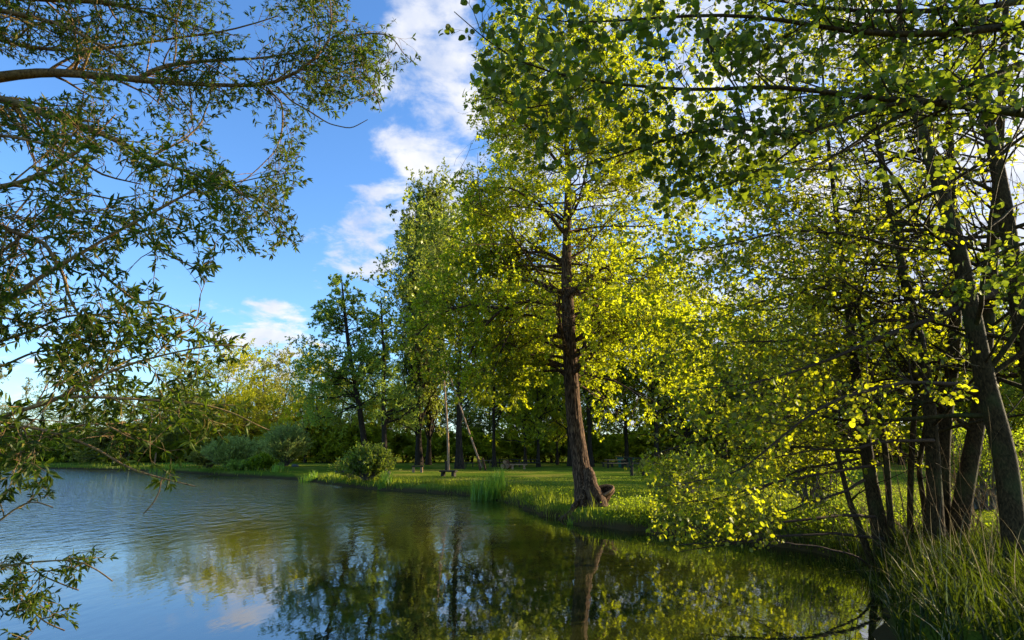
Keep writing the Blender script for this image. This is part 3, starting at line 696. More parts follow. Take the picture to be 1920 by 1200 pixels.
def lip(c, axis, r, squash, th, seed):
    ax = norm(np.array(axis, float)); u = norm(np.cross(ax, [0, 1, 0.2])); v = np.cross(ax, u); K = 30; aa = np.arange(K + 1) * 2 * math.pi / K
    wob = 1 + .12 * vnoise(np.stack([np.cos(aa) * 2 + seed, np.sin(aa) * 2, aa * 0], 1), 1)
    pts = c + ax * .02 + (np.cos(aa) * r * wob)[:, None] * u + (np.sin(aa) * r * squash * wob)[:, None] * v
    tubes(lipw, pts[None], (th * (1 + .4 * vnoise(pts, 9)))[None], 7)
lip(b0, (-.3, -.55, .78), .335, .52, .034, 3); lip(P(1104, 914, 16.5), (-.15, -.8, .5), .145, .6, .018, 5); lip(P(1091, 932, 16.4), (-.2, -.9, .35), .062, .8, .014, 7)
lipw.build('torn_lip', M['bark_lip'], main, org)
o = cup(b0, (-.3, -.55, .78), .37, .29, .42, (b0[0] - .02, b0[1] + .12, 0.1), 3, .52).build('hollow_burl', M['bark_main'], main, org); tag(o, 'open hollow burl with a torn lip')
b1 = P(1104, 914, 16.5)
o = cup(b1, (-.15, -.8, .5), .17, .12, .25, (b1[0], b1[1] + .1, .25), 5, .6).build('hollow_knot', M['bark_main'], main, org); tag(o, 'upper knot hole in the trunk')
b2 = P(1091, 932, 16.4)
o = cup(b2, (-.2, -.9, .35), .08, .045, .16, (b2[0], b2[1] + .15, .3), 7, .8).build('hollow_knot', M['bark_main'], main, org); tag(o, 'small round knot hole low on the left')

# ---- alder clump on the right bank
def s_keep(s):
    px, py = project(s)
    n = 60 * vnoise(s, .8)
    ok = (px > 1180 + n) & (s[:, 2] > .18)
    # the pond stays open to the lower left, the trunks' feet stay clear
    ok &= ~((py > 960 + n * .4) & (px < 1560)) & ~((py > 900) & (px > 1560))
    ok &= ~((px > 1560) & (py > 730) & (vnoise(s, 1.7) < .25))
    ok &= ~((px > 1560) & (s[:, 1] < 8.8) & (vnoise(s, 3.1) < .30)) & ~((px > 1560) & (py > 520) & (vnoise(s, 2.2) > .3))
    # leave the openings where the sky shows through
    ok &= ~((py < 760) & (vnoise(s * np.array([1, 1, 1.4]), 1.05) > .36))
    return ok
stems = [
 ([(1918, 1130, 7.0, 56), (1905, 1050, 7.1, 46), (1886, 841, 7.3, 42), (1865, 785, 7.35, 40), (1847, 721, 7.4, 38), (1825, 600, 7.5, 34), (1790, 435, 7.6, 30), (1750, 320, 7.7, 24), (1715, 200, 7.8, 19), (1693, 90, 7.9, 15), (1680, -60, 8, 11), (1660, -300, 8.1, 5)],
  'thick smooth alder stem at the right edge, leaning left over the tall grass', 40),
 ([(2010, 1110, 7.6, 50), (1975, 900, 7.7, 40), (1935, 720, 7.8, 36), (1908, 565, 7.9, 32), (1890, 425, 8, 30), (1868, 300, 8, 26), (1842, 190, 8.1, 22), (1830, 90, 8.1, 19), (1826, -60, 8.2, 15), (1815, -330, 8.3, 6)],
  'dark alder stem crossing the upper right corner, its foot outside the frame', 40),
 ([(1790, 1052, 8.9, 48), (1795, 1000, 8.9, 38), (1815, 880, 9, 33), (1835, 785, 9, 29), (1852, 620, 9.1, 24), (1862, 480, 9.1, 20), (1872, 300, 9.2, 17), (1882, 120, 9.2, 14), (1890, -100, 9.3, 9)],
  'alder stem leaning right behind the thick right-hand stem', 30),
 ([(1757, 1068, 8.6, 44), (1754, 1000, 8.6, 34), (1752, 900, 8.7, 28), (1743, 760, 8.7, 25), (1725, 640, 8.8, 21), (1695, 520, 8.8, 17), (1672, 410, 8.9, 14), (1655, 310, 8.9, 12), (1625, 160, 9, 9), (1605, 20, 9, 6), (1590, -120, 9, 3)],
  'straight alder stem in the middle of the clump curving left at the top', 34),
 ([(1772, 1050, 9.2, 36), (1766, 900, 9.2, 27), (1770, 790, 9.2, 26), (1783, 700, 9.3, 28), (1793, 600, 9.3, 22), (1788, 450, 9.4, 19), (1782, 280, 9.4, 15), (1775, 140, 9.5, 11), (1770, -80, 9.5, 6)],
  'rough reddish alder stem close behind the middle stem', 30),
 ([(1662, 1062, 9.2, 44), (1648, 980, 9.2, 32), (1634, 914, 9.3, 27), (1617, 785, 9.3, 22), (1603, 690, 9.4, 19), (1592, 590, 9.4, 15), (1578, 480, 9.5, 12), (1562, 350, 9.5, 9), (1548, 220, 9.6, 6), (1540, 100, 9.6, 3)],
  'left alder stem of the clump with two slim stems at its sides', 32),
 ([(1636, 1060, 9.0, 16), (1612, 990, 9, 13), (1591, 935, 9.0, 11), (1570, 850, 9.1, 9), (1552, 780, 9.2, 6), (1540, 700, 9.2, 3)],
  'thin crooked alder shoot leaning left at the left side of the clump', 12),
 ([(1676, 1058, 9.0, 20), (1670, 980, 9, 13), (1661, 850, 9.1, 12), (1647, 764, 9.1, 11), (1630, 690, 9.2, 9), (1612, 600, 9.2, 7), (1600, 500, 9.3, 4), (1592, 400, 9.3, 2)],
  'thin alder shoot rising just right of the left stem', 16),
 ([(1712, 1056, 9.3, 18), (1706, 978, 9.3, 12), (1708, 870, 9.4, 12), (1717, 743, 9.4, 10), (1708, 640, 9.4, 8), (1700, 520, 9.5, 6), (1690, 400, 9.5, 3)],
  'slim alder shoot between the left stem and the middle stem', 16),
 ([(1740, 1056, 9.4, 16), (1735, 960, 9.4, 11), (1722, 880, 9.4, 10), (1738, 780, 9.5, 8), (1760, 690, 9.5, 6), (1770, 600, 9.6, 3)],
  'slim bent alder shoot tucked against the middle stem', 26),
]
fan = np.array([-.32, .12, 0.05])
for i, (pts, lab, nl) in enumerate(stems):
    pts = [(a_, b_, c_, d_ * .87) for a_, b_, c_, d_ in pts]
    thin = pts[0][3] < 24
    traced_tree('alder_tree', pts, lab, 'tree', 40, 50 + i, ('bark_alder', 'leaf_alder'), group='stems of the alder clump', sides=16 if not thin else 10,
                n1=nl, t0=.16 if not thin else .3, t1=.99, L1=(lambda t: 3.4 * np.clip(1.3 - t * .8, .3, 1)) if not thin else (lambda t: 1.5 + 0 * t), ang1=1.25, n2=9, n3=5, per=8, leaf=.058, kind=ROUND,
                flat=.55, trop1=(-.01, 0, .0), trop3=(0, 0, -.03), bias=fan, keep=s_keep, l2=.42, upb=.35, rk=.32)
# traced low boughs of the clump, grouped with the stem they grow from
def bough_set(name, label, cat, boughs, mats, leaf, kind, seed, keep, n1, per, L1_in=.7, group=None, trunk=None, trop=(0, 0, -.03), n2=4, n3=0, upb=.3, spread=.9, leafsub='leaves', rosette=False, bare=(), dens=None):
    r = thing(name, trunk[0] if trunk is not None else boughs[0][0][:3], label, cat, group)
    org = np.array(r.location)
    rg = np.random.default_rng(seed)
    if trunk is not None:
        tb = MB(); tubes(tb, trunk[1][None], trunk[2][None], 16, 3); tb.build('trunk', M[mats[2]], r, org)
    for bi, pts in enumerate(boughs):
        wd, lf = MB(), MB()
        LP, LR = px_poly(pts, 30)
        LP[2:] = LP[2:] + (.012 * vnoise(LP, 5))[2:, None] * np.array([1, 1, 1])
        Ln = np.linalg.norm(np.diff(LP, axis=0), axis=1).sum()
        tubes(wd, LP[None], np.maximum(LR, .0022)[None], 10, bi)
        bare_b = bi in bare
        L1 = L1_in(pts) if callable(L1_in) else L1_in
        P1, R1, _ = kids(LP[None], LR[None], int(n1 * Ln * (.25 if bare_b else 1) * (dens(pts) if dens else 1)), .06, 1, .85, lambda t, i: L1 * (1.1 - .45 * t), 8, .13, np.array(trop), rg, rk=.4, flat=.2, rmin=.0025)
        k = keep(P1[:, 4]) & keep(P1[:, -1]); P1, R1 = P1[k], R1[k]
        P2, R2, _ = kids(P1, R1, n2, .15, 1, .8, lambda t, i: L1 * .42 + 0 * t, 6, .15, np.array(trop) * 1.5, rg, flat=.2, rmin=.0016)
        k = keep(P2[:, 3]) & keep(P2[:, -1]); P2, R2 = P2[k], R2[k]
        tubes(wd, P1, R1, 5, 1); tubes(wd, P2, R2, 4, 2)
        A, B = P2, R2
        if n3:
            P3, R3, _ = kids(P2, R2, n3, .15, 1, .8, lambda t, i: L1 * .22 + 0 * t, 5, .15, np.array(trop), rg, flat=.2, rmin=.0012)
            k = keep(P3[:, -1]); P3, R3 = P3[k], R3[k]
            tubes(wd, P3, R3, 3, 3)
        for (Q, m) in ([(P1, per * 1.6), (P2, per)] + ([(P3, per)] if n3 else [])):
            if len(Q) == 0: continue
            if bare_b: m = m * .25
            cnt = rg.poisson(m, len(Q))
            pi, t, s, d = leaf_on(Q, cnt, .08, 1.0, rg, spread=spread)
            if rosette:       # bursts of leaves at the shoot tips
                tip = Q[:, -1]; td = norm(Q[:, -1] - Q[:, -2]); rp = np.repeat(np.arange(len(Q)), 6 if not bare_b else 1)
                s = np.concatenate([s, tip[rp]]); d = np.concatenate([d, norm(td[rp] * .7 + .8 * norm(rg.normal(size=(len(rp), 3))))])
            k = keep(s)
            s, d = s[k], d[k]
            leaves(lf, s, d, (leaf(pts) if callable(leaf) else leaf) * (.5 + .65 * rg.random(len(s))), kind, rg, upb=upb)
        b = wd.build('branch', M[mats[0]], r, org)
        if lf.v:
            l = lf.build(leafsub, M[mats[1]], b, org)
            l.location = (0, 0, 0)
    return r
low = [
 [(1838, 730, 7.45, 9), (1787, 719, 7.2, 8), (1702, 716, 7.0, 7), (1631, 730, 6.8, 6), (1560, 752, 6.6, 5), (1500, 790, 6.5, 4), (1430, 850, 6.4, 4), (1380, 890, 6.4, 3), (1300, 905, 6.4, 2), (1220, 912, 6.4, 1)],
 [(1870, 545, 7.7, 12), (1800, 577, 7.6, 11), (1713, 611, 7.5, 9), (1645, 634, 7.4, 8), (1560, 673, 7.3, 6), (1480, 700, 7.3, 4), (1400, 722, 7.3, 3), (1290, 730, 7.3, 1.5)],
 [(1712, 602, 8.4, 6), (1631, 601, 8.2, 6), (1560, 622, 8, 5), (1480, 640, 7.9, 4), (1380, 640, 7.8, 2), (1290, 660, 7.8, 1)],
 [(1750, 826, 8.6, 7), (1709, 826, 8.4, 6), (1643, 829, 8.2, 6), (1608, 843, 8.1, 5), (1524, 843, 8, 3), (1440, 860, 8, 2), (1340, 850, 8, 1)],
 [(1640, 969, 9.1, 6), (1580, 965, 8.7, 6), (1510, 974, 8.4, 5), (1440, 981, 8.2, 3), (1360, 978, 8.1, 2)],
 [(1660, 1085, 8.8, 5), (1604, 1039, 8.4, 4), (1510, 1021, 8.1, 3), (1405, 1014, 7.9, 4), (1335, 1016, 7.8, 3), (1260, 1022, 7.8, 1)],
 [(1620, 900, 9, 6), (1587, 920, 8.8, 5), (1524, 941, 8.6, 4), (1454, 965, 8.4, 2), (1400, 985, 8.3, 1)],
 [(1700, 500, 8.6, 6), (1620, 508, 8.4, 5), (1540, 540, 8.2, 4), (1440, 560, 8.1, 3), (1340, 600, 8, 2), (1240, 610, 8, 1)],
 [(1800, 470, 8, 8), (1700, 470, 7.8, 6), (1600, 440, 7.6, 5), (1480, 430, 7.5, 4), (1360, 460, 7.5, 3), (1230, 480, 7.4, 1)],
]
def lowkeep(s):
    px, py = project(s); n = 45 * vnoise(s, 1.1)
    return (px > 1150 + n) & ((px < 1700) | ((px < 1850) & (py < 760))) & ~((px > 1470) & (py > 840) & (vnoise(s, 2.0) > -.12)) & (py < 1035 + n * .4 - np.clip((px - 1480) * .2, 0, 60)) & ~((px < 1210) & (py > 900)) & (s[:, 2] > .12) & ~((py < 700) & (vnoise(s, 1.3) > .4))
low += [
 [(1650, 870, 9, 6), (1560, 885, 8.7, 5), (1450, 905, 8.4, 4), (1350, 935, 8.2, 3), (1230, 948, 8, 1)],
 [(1655, 1010, 9, 6), (1560, 1000, 8.6, 5), (1460, 1005, 8.3, 4), (1370, 1020, 8.1, 3), (1270, 1035, 8, 1)],
 [(1610, 740, 8.6, 6), (1500, 775, 8.3, 5), (1400, 800, 8.1, 4), (1290, 830, 8, 3), (1190, 865, 8, 1)],
 [(1610, 860, 9.2, 5), (1500, 880, 10, 4), (1400, 930, 10.6, 3), (1320, 960, 11, 2), (1240, 975, 11.3, 1)],
]
a0 = P(1905, 900, 7.4)
bough_set('alder_bough_cluster', 'low leafy alder boughs reaching left from the clump over the bank and the water', 'branches', low, ('bark_twig', 'leaf_alder'), .060, ROUND, 71, lowkeep, 9, 2.5, L1_in=.95, n2=5, n3=2)

# ---- alder outside the right edge whose dark boughs hang across the top of the view
over = [
 [(2350, 200, 4.3, 40), (2100, 225, 4.1, 24), (1920, 215, 3.9, 17), (1830, 200, 3.8, 14), (1740, 190, 3.7, 12), (1620, 185, 3.6, 10), (1480, 160, 3.5, 8), (1380, 165, 3.4, 7), (1300, 172, 3.3, 6), (1130, 155, 3.2, 5), (1050, 145, 3.1, 4), (960, 118, 3.0, 3), (900, 75, 3.0, 2), (850, 22, 2.9, 1.5)],
 [(1700, 189, 3.65, 9), (1620, 210, 3.6, 8), (1555, 235, 3.5, 7), (1480, 258, 3.4, 6), (1400, 240, 3.4, 5), (1300, 245, 3.3, 5), (1225, 270, 3.2, 4), (1150, 295, 3.2, 3), (1070, 318, 3.1, 2), (1010, 330, 3.1, 1)],
 [(2350, 0, 4.5, 36), (2100, 30, 4.3, 20), (1920, 45, 4.1, 15), (1820, 60, 4, 13), (1725, 65, 3.9, 12), (1600, 62, 3.8, 10), (1520, 48, 3.7, 8), (1450, 30, 3.7, 7), (1300, 27, 3.6, 6), (1180, 38, 3.5, 4), (1075, 45, 3.4, 3), (1000, 40, 3.3, 2), (930, 20, 3.3, 1)],
 [(2300, 60, 4.4, 22), (2050, 90, 4.2, 14), (1920, 117, 4.0, 11), (1840, 150, 3.9, 10), (1750, 188, 3.8, 8), (1640, 240, 3.7, 6), (1560, 300, 3.7, 4), (1480, 330, 3.6, 2)],
 [(2300, -60, 4.6, 24), (2000, -10, 4.4, 14), (1800, 20, 4.2, 10), (1600, 22, 4.1, 7), (1500, 8, 4, 6), (1400, -10, 4, 4), (1200, -20, 3.9, 3)],
 [(1310, 25, 3.6, 5), (1330, 80, 3.5, 4), (1355, 130, 3.45, 4), (1380, 165, 3.4, 3), (1400, 230, 3.4, 2), (1390, 300, 3.4, 1)],
 [(1540, 235, 3.5, 5), (1460, 300, 3.5, 4), (1380, 340, 3.4, 3), (1290, 370, 3.4, 2), (1230, 400, 3.4, 1)],
 [(1130, 155, 3.2, 3), (1060, 190, 3.1, 3), (980, 205, 3.0, 2), (930, 180, 3.0, 2), (890, 190, 3.0, 1)],
 [(2300, 420, 4.2, 16), (2050, 420, 4.2, 10), (1900, 460, 4.4, 6), (1800, 520, 4.5, 3), (1740, 560, 4.5, 2)],
]
DARKPOLY = [(815, -80), (822, 60), (850, 130), (850, 225), (930, 225), (980, 240), (960, 300), (990, 350), (1150, 350), (1220, 420), (1400, 400), (1540, 380), (1680, 430), (1720, 560), (1990, 640), (1990, -80)]
def darkkeep(s):
    px, py = project(s)
    n = vnoise(s, 2.6)
    return inpoly(px, py, DARKPOLY) & ~((n > .28) & (px > 1050)) & ~((n > .42)) & ~((px < 1150) & (n > .12) & (py > 40))
tp = np.array([P(2350, 1000, 3.6), P(2345, 700, 3.9), P(2350, 450, 4.2), P(2350, 200, 4.3), P(2350, 0, 4.5), P(2350, -200, 4.7)])
tp[:, 0] = 6.3; tp[:, 1] = np.linspace(3.9, 4.5, 6); tp[0, 2] = .3
tps = interp(np.concatenate([tp, np.linspace(.16, .07, 6)[:, None]], 1), 16)
r_over = bough_set('overhanging_alder', 'dark alder boughs with large round leaves hanging across the upper right of the view', 'tree', over, ('bark_alder', 'leaf_alder_shade', 'bark_alder'), .058, ROUND, 72, darkkeep,
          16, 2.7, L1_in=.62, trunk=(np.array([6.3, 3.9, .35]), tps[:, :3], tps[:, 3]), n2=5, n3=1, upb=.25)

# ---- willow outside the left edge whose branches fill the left of the view
wil = [
 [(-420, 190, 4.0, 34), (0, 146, 3.9, 19), (60, 133, 3.9, 17), (130, 137, 3.85, 15), (200, 143, 3.8, 13), (260, 150, 3.8, 12), (350, 158, 3.75, 8), (480, 162, 3.7, 7), (520, 163, 3.7, 7), (570, 130, 3.7, 6), (605, 108, 3.7, 5), (628, 70, 3.7, 4), (628, 20, 3.7, 3), (615, -30, 3.7, 2)],
 [(258, 150, 3.8, 9), (300, 128, 3.8, 8), (340, 118, 3.8, 7), (420, 112, 3.8, 6), (480, 110, 3.8, 4), (560, 98, 3.8, 3)],
 [(628, 80, 3.7, 4), (650, 70, 3.7, 3.5), (690, 62, 3.7, 3), (725, 64, 3.7, 2.5), (745, 78, 3.7, 2), (757, 100, 3.7, 1.5), (775, 116, 3.7, 1)],
 [(520, 163, 3.7, 4), (550, 190, 3.7, 3), (585, 208, 3.7, 3), (620, 232, 3.65, 2), (660, 241, 3.65, 2), (690, 224, 3.6, 1.2)],
 [(500, 163, 3.7, 4), (532, 195, 3.7, 3), (531, 240, 3.7, 3), (520, 280, 3.65, 2), (480, 320, 3.6, 2), (430, 360, 3.6, 1.5)],
 [(680, 64, 3.7, 3), (672, 110, 3.65, 2), (690, 150, 3.6, 2), (705, 180, 3.6, 1.5), (712, 205, 3.6, 1)],
 [(610, 112, 3.7, 3), (650, 120, 3.7, 2.5), (670, 112, 3.7, 2), (660, 140, 3.65, 1.5), (640, 170, 3.6, 1)],
 [(-420, 130, 3.5, 26), (0, 184, 3.5, 15), (60, 200, 3.45, 14), (130, 230, 3.4, 13), (180, 246, 3.4, 11), (250, 282, 3.4, 9), (310, 310, 3.4, 7), (350, 322, 3.4, 5), (420, 345, 3.4, 3), (480, 370, 3.4, 2), (530, 400, 3.4, 1)],
 [(290, 290, 3.45, 4), (340, 265, 3.45, 3), (375, 235, 3.5, 3), (390, 190, 3.5, 2), (400, 150, 3.5, 1.5)],
 [(350, 322, 3.4, 3), (430, 345, 3.35, 2), (500, 330, 3.3, 2), (560, 322, 3.3, 1)],
 [(430, 348, 3.4, 3), (490, 390, 3.3, 2), (520, 430, 3.3, 2), (555, 462, 3.3, 1)],
 [(-420, 400, 3.0, 20), (0, 352, 2.9, 10), (50, 340, 2.9, 9), (90, 322, 2.9, 8), (140, 290, 2.9, 6), (185, 250, 2.9, 4), (215, 215, 2.9, 2)],
 [(68, 332, 2.9, 5), (130, 355, 2.9, 4), (200, 372, 2.85, 3), (245, 380, 2.8, 1.5)],
 [(30, 345, 2.9, 4), (60, 360, 2.9, 4), (30, 400, 2.85, 3), (10, 430, 2.8, 2)],
 [(-420, 700, 2.4, 30), (0, 582, 2.35, 10), (30, 555, 2.35, 9), (80, 515, 2.35, 8), (120, 490, 2.4, 7), (170, 465, 2.4, 6), (230, 425, 2.4, 5), (280, 402, 2.45, 6), (330, 375, 2.5, 5), (380, 348, 2.5, 3), (430, 318, 2.55, 2)],
 [(155, 478, 2.4, 5), (190, 515, 2.4, 5), (215, 540, 2.4, 4), (250, 570, 2.4, 4), (300, 572, 2.4, 3), (350, 590, 2.4, 2), (385, 598, 2.4, 1)],
 [(-200, 390, 2.8, 12), (0, 420, 2.75, 9), (40, 440, 2.75, 8), (85, 462, 2.7, 7), (110, 505, 2.7, 6), (130, 550, 2.65, 5), (155, 600, 2.6, 4), (190, 650, 2.6, 2)],
 [(290, 400, 2.45, 4), (330, 420, 2.45, 3), (370, 430, 2.45, 2), (420, 440, 2.45, 2), (455, 475, 2.45, 1)],
 [(250, 415, 2.45, 4), (300, 470, 2.45, 3), (350, 500, 2.4, 3), (375, 515, 2.4, 1)],
 [(-420, 900, 2.3, 22), (0, 783, 2.25, 9), (50, 766, 2.25, 8), (100, 755, 2.25, 8), (130, 738, 2.25, 7), (170, 712, 2.3, 6), (220, 690, 2.3, 5), (290, 668, 2.3, 4), (350, 655, 2.35, 3), (400, 645, 2.35, 3), (455, 652, 2.4, 1.5)],
 [(135, 744, 2.25, 6), (200, 741, 2.25, 5), (300, 752, 2.3, 4), (380, 757, 2.3, 4), (440, 774, 2.35, 3), (480, 792, 2.35, 2), (510, 803, 2.4, 1)],
 [(290, 668, 2.3, 3), (330, 632, 2.3, 3), (370, 610, 2.35, 2), (385, 595, 2.35, 1)],
 [(-420, 810, 2.2, 16), (0, 800, 2.15, 6), (60, 806, 2.15, 5), (130, 826, 2.15, 5), (190, 848, 2.2, 4), (240, 870, 2.2, 4), (290, 893, 2.2, 3), (330, 905, 2.2, 2.5), (365, 912, 2.2, 1.5)],
 [(105, 815, 2.15, 3), (150, 797, 2.15, 3), (200, 796, 2.15, 2), (262, 818, 2.2, 1.5)],
 [(303, 898, 2.2, 2.5), (300, 920, 2.2, 2), (290, 940, 2.2, 2), (272, 962, 2.2, 1)],
 [(-200, 1040, 2.2, 8), (0, 978, 2.15, 4), (25, 955, 2.15, 3), (60, 938, 2.15, 2.5), (98, 952, 2.15, 1.5)],
 [(-200, 1080, 2.2, 9), (0, 1062, 2.15, 4), (40, 1052, 2.15, 3), (100, 1045, 2.15, 3), (150, 1042, 2.15, 2), (190, 1060, 2.15, 2), (215, 1087, 2.15, 1)],
 [(-200, 1040, 2.2, 9), (0, 1095, 2.15, 4), (40, 1130, 2.15, 3), (80, 1165, 2.15, 2), (120, 1183, 2.15, 1)],
 [(60, 1052, 2.15, 2.5), (90, 1075, 2.15, 2), (120, 1090, 2.15, 2), (150, 1105, 2.15, 1)],
 [(-420, -60, 3.6, 20), (0, 20, 3.6, 10), (120, 45, 3.6, 7), (200, 95, 3.6, 5), (260, 130, 3.6, 3)],
 [(-420, -40, 3.9, 30), (100, -4, 3.9, 16), (210, 2, 3.9, 12), (260, 20, 3.9, 5), (310, 32, 3.9, 4), (400, 60, 3.9, 2), (470, 70, 3.9, 1)],
 [(0, 640, 2.5, 6), (60, 620, 2.5, 5), (130, 590, 2.5, 4), (220, 590, 2.5, 3), (300, 620, 2.5, 2), (360, 640, 2.5, 1)],
 [(-200, 700, 2.5, 8), (0, 690, 2.5, 5), (60, 660, 2.5, 4), (140, 650, 2.5, 3), (230, 640, 2.5, 2)],
]
wil += [
 [(-420, -150, 4.2, 20), (0, 80, 4.1, 8), (110, 98, 4.1, 6), (220, 90, 4.1, 5), (330, 70, 4.1, 4), (430, 60, 4.0, 3), (520, 30, 4.0, 2)],
 [(-420, 330, 3.2, 16), (0, 250, 3.1, 6), (100, 275, 3.1, 5), (200, 330, 3.1, 4), (270, 345, 3.1, 2)],
 [(-420, 560, 2.8, 14), (0, 480, 2.75, 5), (90, 400, 2.75, 4), (180, 395, 2.75, 3), (230, 410, 2.75, 1)],
]
# first points off the frame all run back to the stem
WPOLY = [(-400, -200), (650, -200), (655, 20), (665, 45), (735, 12), (775, 60), (792, 122), (735, 140), (722, 210), (695, 205), (672, 180), (640, 215), (600, 230), (565, 270), (570, 300), (578, 340), (540, 365), (550, 400), (575, 470),
         (520, 480), (468, 485), (420, 470), (395, 520), (385, 570), (395, 610), (430, 615), (470, 655), (440, 690), (400, 700), (480, 745), (522, 810), (450, 830), (385, 825), (330, 885), (380, 915), (320, 925), (300, 985), (262, 950), (240, 895), (110, 890), (108, 965), (50, 1010), (215, 1040), (228, 1095), (150, 1110), (150, 1195), (-400, 1300)]
gaps = [(70, 150, 95, 30, .0), (465, 290, 40, 60, 0), (215, 340, 50, 22, 0), (420, 250, 25, 30, 0), (20, 300, 40, 25, 0), (250, 480, 35, 25, 0), (40, 730, 60, 18, 0), (330, 540, 40, 30, 0), (60, 1010, 90, 22, 0), (90, 975, 120, 20, 0)]
def wkeep(s):
    px, py = project(s)
    ok = inpoly(px, py, WPOLY)
    for (gx, gy, ax_, ay_, _) in gaps:
        ok &= ~(((px - gx) / ax_) ** 2 + ((py - gy) / ay_) ** 2 < 1)
    ok &= ~((vnoise(s, 2.4) > .36) & (px > 0))
    ok &= ~((py > 880) & (px > 130) & (py < 1010) & (px < 255))
    ok &= ~((py > 960) & (vnoise(s, 6) > .42))
    return ok
stem = np.array([[-6.6, 3.1, .3], [-6.5, 3.15, 1.5], [-6.3, 3.2, 2.6], [-6.2, 3.3, 3.6], [-6.1, 3.35, 4.6], [-5.8, 3.4, 6.0]])
sm_ = interp(np.concatenate([stem, np.array([.36, .28, .24, .21, .17, .1])[:, None]], 1), 18)
def snap(pts):
    if pts[0][0] <= -200:     # start the bough on the stem
        q = P(*pts[0][:3]); 
        return pts
    return pts
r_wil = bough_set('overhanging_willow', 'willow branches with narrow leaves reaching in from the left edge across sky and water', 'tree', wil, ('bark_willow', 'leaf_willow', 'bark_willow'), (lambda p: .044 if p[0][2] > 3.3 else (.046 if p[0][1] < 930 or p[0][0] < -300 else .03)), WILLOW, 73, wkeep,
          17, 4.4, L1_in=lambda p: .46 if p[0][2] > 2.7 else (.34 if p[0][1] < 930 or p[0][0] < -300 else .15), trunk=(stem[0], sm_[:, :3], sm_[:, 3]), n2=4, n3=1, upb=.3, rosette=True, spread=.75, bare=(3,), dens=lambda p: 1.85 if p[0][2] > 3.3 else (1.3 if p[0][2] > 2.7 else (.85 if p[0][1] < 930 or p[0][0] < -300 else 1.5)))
# limbs that join the boughs to their stems outside the frame
def joiners(root, boughs, stemP, stemR, mat, lim, lmat, leaf, kind, out):
    org = np.array(root.location); mbx = MB(); lfx = MB(); rgj = np.random.default_rng(8)
    for pts in boughs:
        if not lim(pts[0][0]): continue
        q = P(*pts[0][:3]); dep = (q - CAM) @ FW; r = pts[0][3] / F * dep / 2
        z = min(max(q[2] - .4, stemP[:, 2].min() + .3), stemP[:, 2].max())
        k = int(np.argmin(np.abs(stemP[:, 2] - z))); b = stemP[k]
        t = np.linspace(0, 1, 8)[:, None]; c = (b + q) / 2 + np.array([0, 0, .15])
        pts2 = (1 - t) ** 2 * b + 2 * t * (1 - t) * c + t ** 2 * q
        rr = np.linspace(max(r * 1.3, .02), r, 8); tubes(mbx, pts2[None], rr[None], 8, 3)
        Ln = np.linalg.norm(np.diff(pts2, axis=0), axis=1).sum()
        A1, B1, _ = kids(pts2[None], rr[None], int(11 * Ln), .25, 1, .9, lambda t, i: .55 + 0 * t, 7, .13, np.array([0, 0, -.03]), rgj, flat=.2, rmin=.003)
        A2, B2, _ = kids(A1, B1, 4, .2, 1, .8, lambda t, i: .25 + 0 * t, 5, .15, np.array([0, 0, -.04]), rgj, rmin=.002)
        k = out(A1[:, -1]); A1, B1 = A1[k], B1[k]; k = out(A2[:, -1]); A2, B2 = A2[k], B2[k]
        tubes(mbx, A1, B1, 4); tubes(mbx, A2, B2, 3)
        for Q in (A1, A2):
            if len(Q) == 0: continue
            pi, t, s, d = leaf_on(Q, 6, .1, 1, rgj); k = out(s); s, d = s[k], d[k]
            leaves(lfx, s, d, leaf * (.5 + .65 * rgj.random(len(s))), kind, rgj, upb=.3)
    mbx.build('limbs', M[mat], root, org); lfx.build('foliage', M[lmat], root, org)
joiners(r_wil, wil, sm_[:, :3], sm_[:, 3], 'bark_willow', lambda x: x <= -200, 'leaf_willow', .046, WILLOW, lambda s: project(s)[0] < -60)
joiners(r_over, over, tps[:, :3], tps[:, 3], 'bark_alder', lambda x: x >= 2200, 'leaf_alder_shade', .058, ROUND, lambda s: project(s)[0] > 1990)

